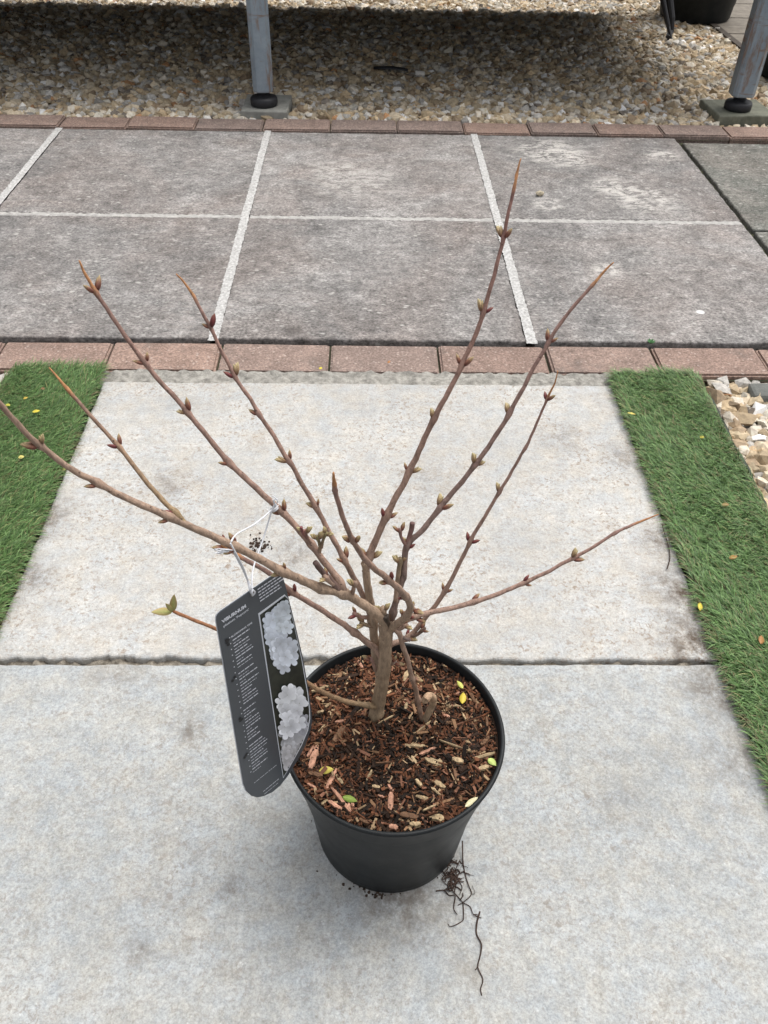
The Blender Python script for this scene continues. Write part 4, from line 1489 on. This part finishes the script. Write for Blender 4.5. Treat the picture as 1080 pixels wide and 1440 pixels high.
blk(327, 901, 10, .78, 4.2)
blk(335, 948, 11, .72, 4.2)
blk(342, 1000, 11, .68, 4.1)
blk(350, 1050, 10, .6, 4.0)
for k in range(5):
    wordrow(362 + .9 * k, 829.5 + 4.1 * k, random.uniform(.017, .026), .0011)
wordrow(357, 1101, .024, .0005)
wordrow(370, 1113, .017, .0007)
wordrow(371.5, 1116.5, .015, .0005)
for k in range(24):
    p = onplane(322 + .158 * k * 8.4 * .98, 897 + k * 8.35, .0004) if False else onplane(322 + 1.3 * k, 897.5 + 8.2 * k, .0004)
    ink.add([p, p + EX * .0009, p + EX * .0009 + EY * .0009, p + EY * .0009], [(0, 1, 2, 3)])
tag(ink.build('small_print', M_ink, lab), kind='stuff')
for grp in (((319, 903), (318, 900), (321, 906), (320.5, 899.5)), ((327, 957), (330, 952)), ((338, 1013), (340, 1011), (337, 1010)), ((346, 1062), (344, 1065), (347, 1060))):
    ic = MB()
    for j, (x, y) in enumerate(grp):
        p = onplane(x, y, .0004 + .00002 * j)
        ic.add([p + (EX * math.cos(a) + EY * math.sin(a)) * .0014 for a in [i * .785 for i in range(8)]], [tuple(range(8))])
    ic.build('symbol', M_inkd, lab)

# string
st = MB()


def cord(P, r=.00062):
    P, _ = catmull(P, 6)
    st.tube(P, r, 7)


kB = gy(386, 713, .4535)
kA = gy(327, 768, .4005)
cord([onplane(354.5, 837, .0006), onplane(352, 828, .0022), gy(356, 800, .416), gy(371, 755, .440), gy(383, 716, .448), gy(388, 709, .4485)])
cord([onplane(354.5, 837, -.0012), onplane(350, 828, .001), gy(348, 815, .402), gy(341, 796, .398), gy(330, 775, .394), gy(324, 764, .393)])
cord([gy(389, 710, .4485), gy(380, 719, .447), gy(358, 737, .430), gy(333, 751, .408), gy(325, 762, .396)])
cord([onplane(354.5, 837, .0006), onplane(356.5, 831, .0018), onplane(352, 826, .0014), gy(347, 813, .4035), gy(340, 798, .400), gy(329, 777, .3945)])
for (xx, yy, c, r) in ((386, 714, Vector(kB), .0036), (328, 770, Vector(kA), .0040)):
    dirv = (gy(397, 724, .4525) - gy(376, 702, .4545)).normalized() if xx > 350 else (gy(397, 803, .408) - gy(245, 728, .3925)).normalized()
    a = dirv.orthogonal().normalized()
    bb = dirv.cross(a)
    for k in range(2):
        ring = [c + dirv * (.0012 * k) + (a * math.cos(t) + bb * math.sin(t)) * r for t in [2 * math.pi * i / 12 for i in range(13)]]
        st.tube(ring, .00062, 6)
for k in range(9):
    cord([gy(327, 774, .394), gy(318 + random.uniform(-3, 3), 774 + random.uniform(-2, 3), .392), gy(301 + random.uniform(-4, 9), 775 + random.uniform(-5, 4), .390 + random.uniform(-.004, .004))], .0004)
for k in range(3):
    cord([gy(387, 711, .4485), gy(388 + random.uniform(-4, 4), 704, .448), gy(386 + random.uniform(-4, 8), 698 + random.uniform(-3, 5), .449)], .00035)
st.build('string', M_string, lab, True)
for c in lab.children:
    c.matrix_parent_inverse = Matrix.Translation(lab.location).inverted()

# ------------------------------------------------------------------ fallen leaves, crumbs, pebble
LV = [(651, 982, SZ + .004, .012, .0033, (.62, .48, .05), 'bright yellow fallen leaf on the compost behind the hooked shoot', 80),
      (647, 963, SZ + .004, .010, .0022, (.55, .55, .12), 'narrow yellow-green leaf on compost near the far pot rim', 120),
      (459, 1083, SZ + .004, .013, .0034, (.62, .52, .10), 'yellow fallen leaf on the compost beside the plant label', 5),
      (492, 1124, SZ + .004, .014, .0030, (.22, .30, .05), 'green curled leaf on the compost near the front rim', -20),
      (692, 1072, SZ + .004, .010, .0032, (.48, .58, .16), 'lime green leaf on the compost against the right rim', -50),
      (663, 1128, SZ + .0075, .014, .0026, (.68, .62, .38), 'pale cream leaf on the front right rim of the pot', 35),
      (51, 579, .016, .013, .0042, (.62, .52, .05), 'large yellow leaf on the left turf strip', 10),
      (30, 643, .016, .009, .0035, (.62, .55, .16), 'small pale yellow leaf low on the left turf strip', 20),
      (11, 570, .016, .010, .0035, (.50, .48, .06), 'yellow-green leaf at the left picture edge on turf', -20),
      (36, 560, .016, .008, .0030, (.50, .36, .06), 'small ochre leaf high on the left turf strip', 40),
      (60, 547, .016, .011, .0032, (.22, .12, .05), 'brown dry leaf on the left turf strip by the twig tip', -30),
      (86, 661, .004, .020, .0040, (.36, .40, .10), 'long yellow-green leaf on slab at left turf edge', 15),
      (888, 582, .016, .014, .0028, (.62, .52, .12), 'yellow leaf on the far inner edge of right turf', -25),
      (987, 615, .016, .007, .0030, (.62, .50, .05), 'tiny yellow leaf near outer edge of right turf', 0),
      (984, 853, .014, .013, .0034, (.68, .56, .06), 'yellow leaf at inner edge of right turf above the slab joint', 80),
      (1070, 900, .016, .014, .0040, (.36, .17, .05), 'orange-brown leaf at right picture edge on turf', 70),
      (1031, 784, .016, .012, .0035, (.40, .22, .06), 'rusty orange leaf midway along the right turf', 10),
      (1020, 710, .016, .012, .0032, (.26, .17, .05), 'brown leaf on right turf level with the long twig', 5),
      (451, 518, .004, .007, .0030, (.68, .56, .05), 'tiny yellow leaf beside the brick edging', 50),
      (547, 509, .003, .008, .0025, (.40, .17, .05), 'tiny orange leaf lying on a brick', 60)]
for (x, y, z, ln, wd, c, label, ang) in LV:
    p = gz(x, y, z)
    o = link('fallen_leaf', leaf_mesh(ln, wd, c, tuple(v * .8 for v in c), .15, .3))
    a = R_(ang)
    d = Vector((math.cos(a), math.sin(a), random.uniform(-.05, .12)))
    place(o, p - d * ln * .5, d, Vector((random.uniform(-.2, .2), random.uniform(-.4, 0), 1)))
    tag(o, label, 'leaf', 'small fallen leaves')

b = MB()
for k in range(70):
    c = gz(random.gauss(365, 7), random.gauss(766, 5), 0.0008)
    s = random.uniform(.0005, .0026)
    vs = [c + Vector(v) * s * random.uniform(.6, 1.2) for v in ICO]
    vs = [(v.x, v.y, max(.0003, v.z)) for v in vs]
    g = random.uniform(.6, 1.3)
    b.add(vs, [tuple(f) for f in ICOF], (.055 * g, .035 * g, .024 * g))
o = b.build('soil_crumbs', M_soil)
tag(o, 'small dark heap of spilt soil on the pale slab behind the string', 'soil', kind='stuff')

b = MB()
for k in range(34):
    a = random.gauss(-1.85, .16) if k < 30 else random.uniform(-3.2, .2)
    r = RB + random.uniform(-.001, .003) + abs(random.gauss(0, .0025 if k < 30 else .012))
    c = Vector((PC.x + r * math.cos(a), PC.y + r * math.sin(a), .0008))
    sz = random.uniform(.0005, .0019) if k < 30 else random.uniform(.0005, .0013)
    vs = [c + Vector(v) * sz * random.uniform(.6, 1.2) for v in ICO]
    g = random.uniform(.6, 1.4)
    b.add([(v.x, v.y, max(.0014, v.z)) for v in vs], [tuple(f) for f in ICOF], (.05 * g, .034 * g, .024 * g))
tag(b.build('soil_crumbs', M_soil), 'dark soil crumbs spilt round the foot of the black pot', 'soil', kind='stuff')
b = MB()
vs = [Vector(v) * .0105 * random.uniform(.85, 1.15) for v in ICO]
b.add([(v.x * 1.2, v.y * .9, v.z * .6) for v in vs], [tuple(f) for f in ICOF], (.42, .36, .26))
o = b.build('pebble', M_gravel)
o.location = gz(759, 272, .006)
tag(o, 'single cream pebble lying on the grey patio slab', 'pebble')

b = MB()
pts = [gz(931, 737, .010), gz(935, 752, .004), gz(940, 768, .003), gz(942, 785, .003), gz(938, 800, .003)]
P, _ = catmull(pts, 4)
b.tube(P, .0008, 6)
tag(b.build('dry_stalk', M_root, None, True), 'dark dry curved stalk on slab beside right turf edge', 'stalk')

wd_ = empty('weed', gz(915, 482, 0))
tag(wd_, 'tiny green weed growing in the joint behind the brick edging', 'weed')
for k in range(7):
    a = k * .9
    o = link('leaf', leaf_mesh(.011, .003, (.05, .14, .05), (.08, .20, .07), .3, .3), wd_)
    d = Vector((math.cos(a), math.sin(a), .6))
    place(o, Vector((0, 0, -.002)), d, Vector((0, 0, 1)))
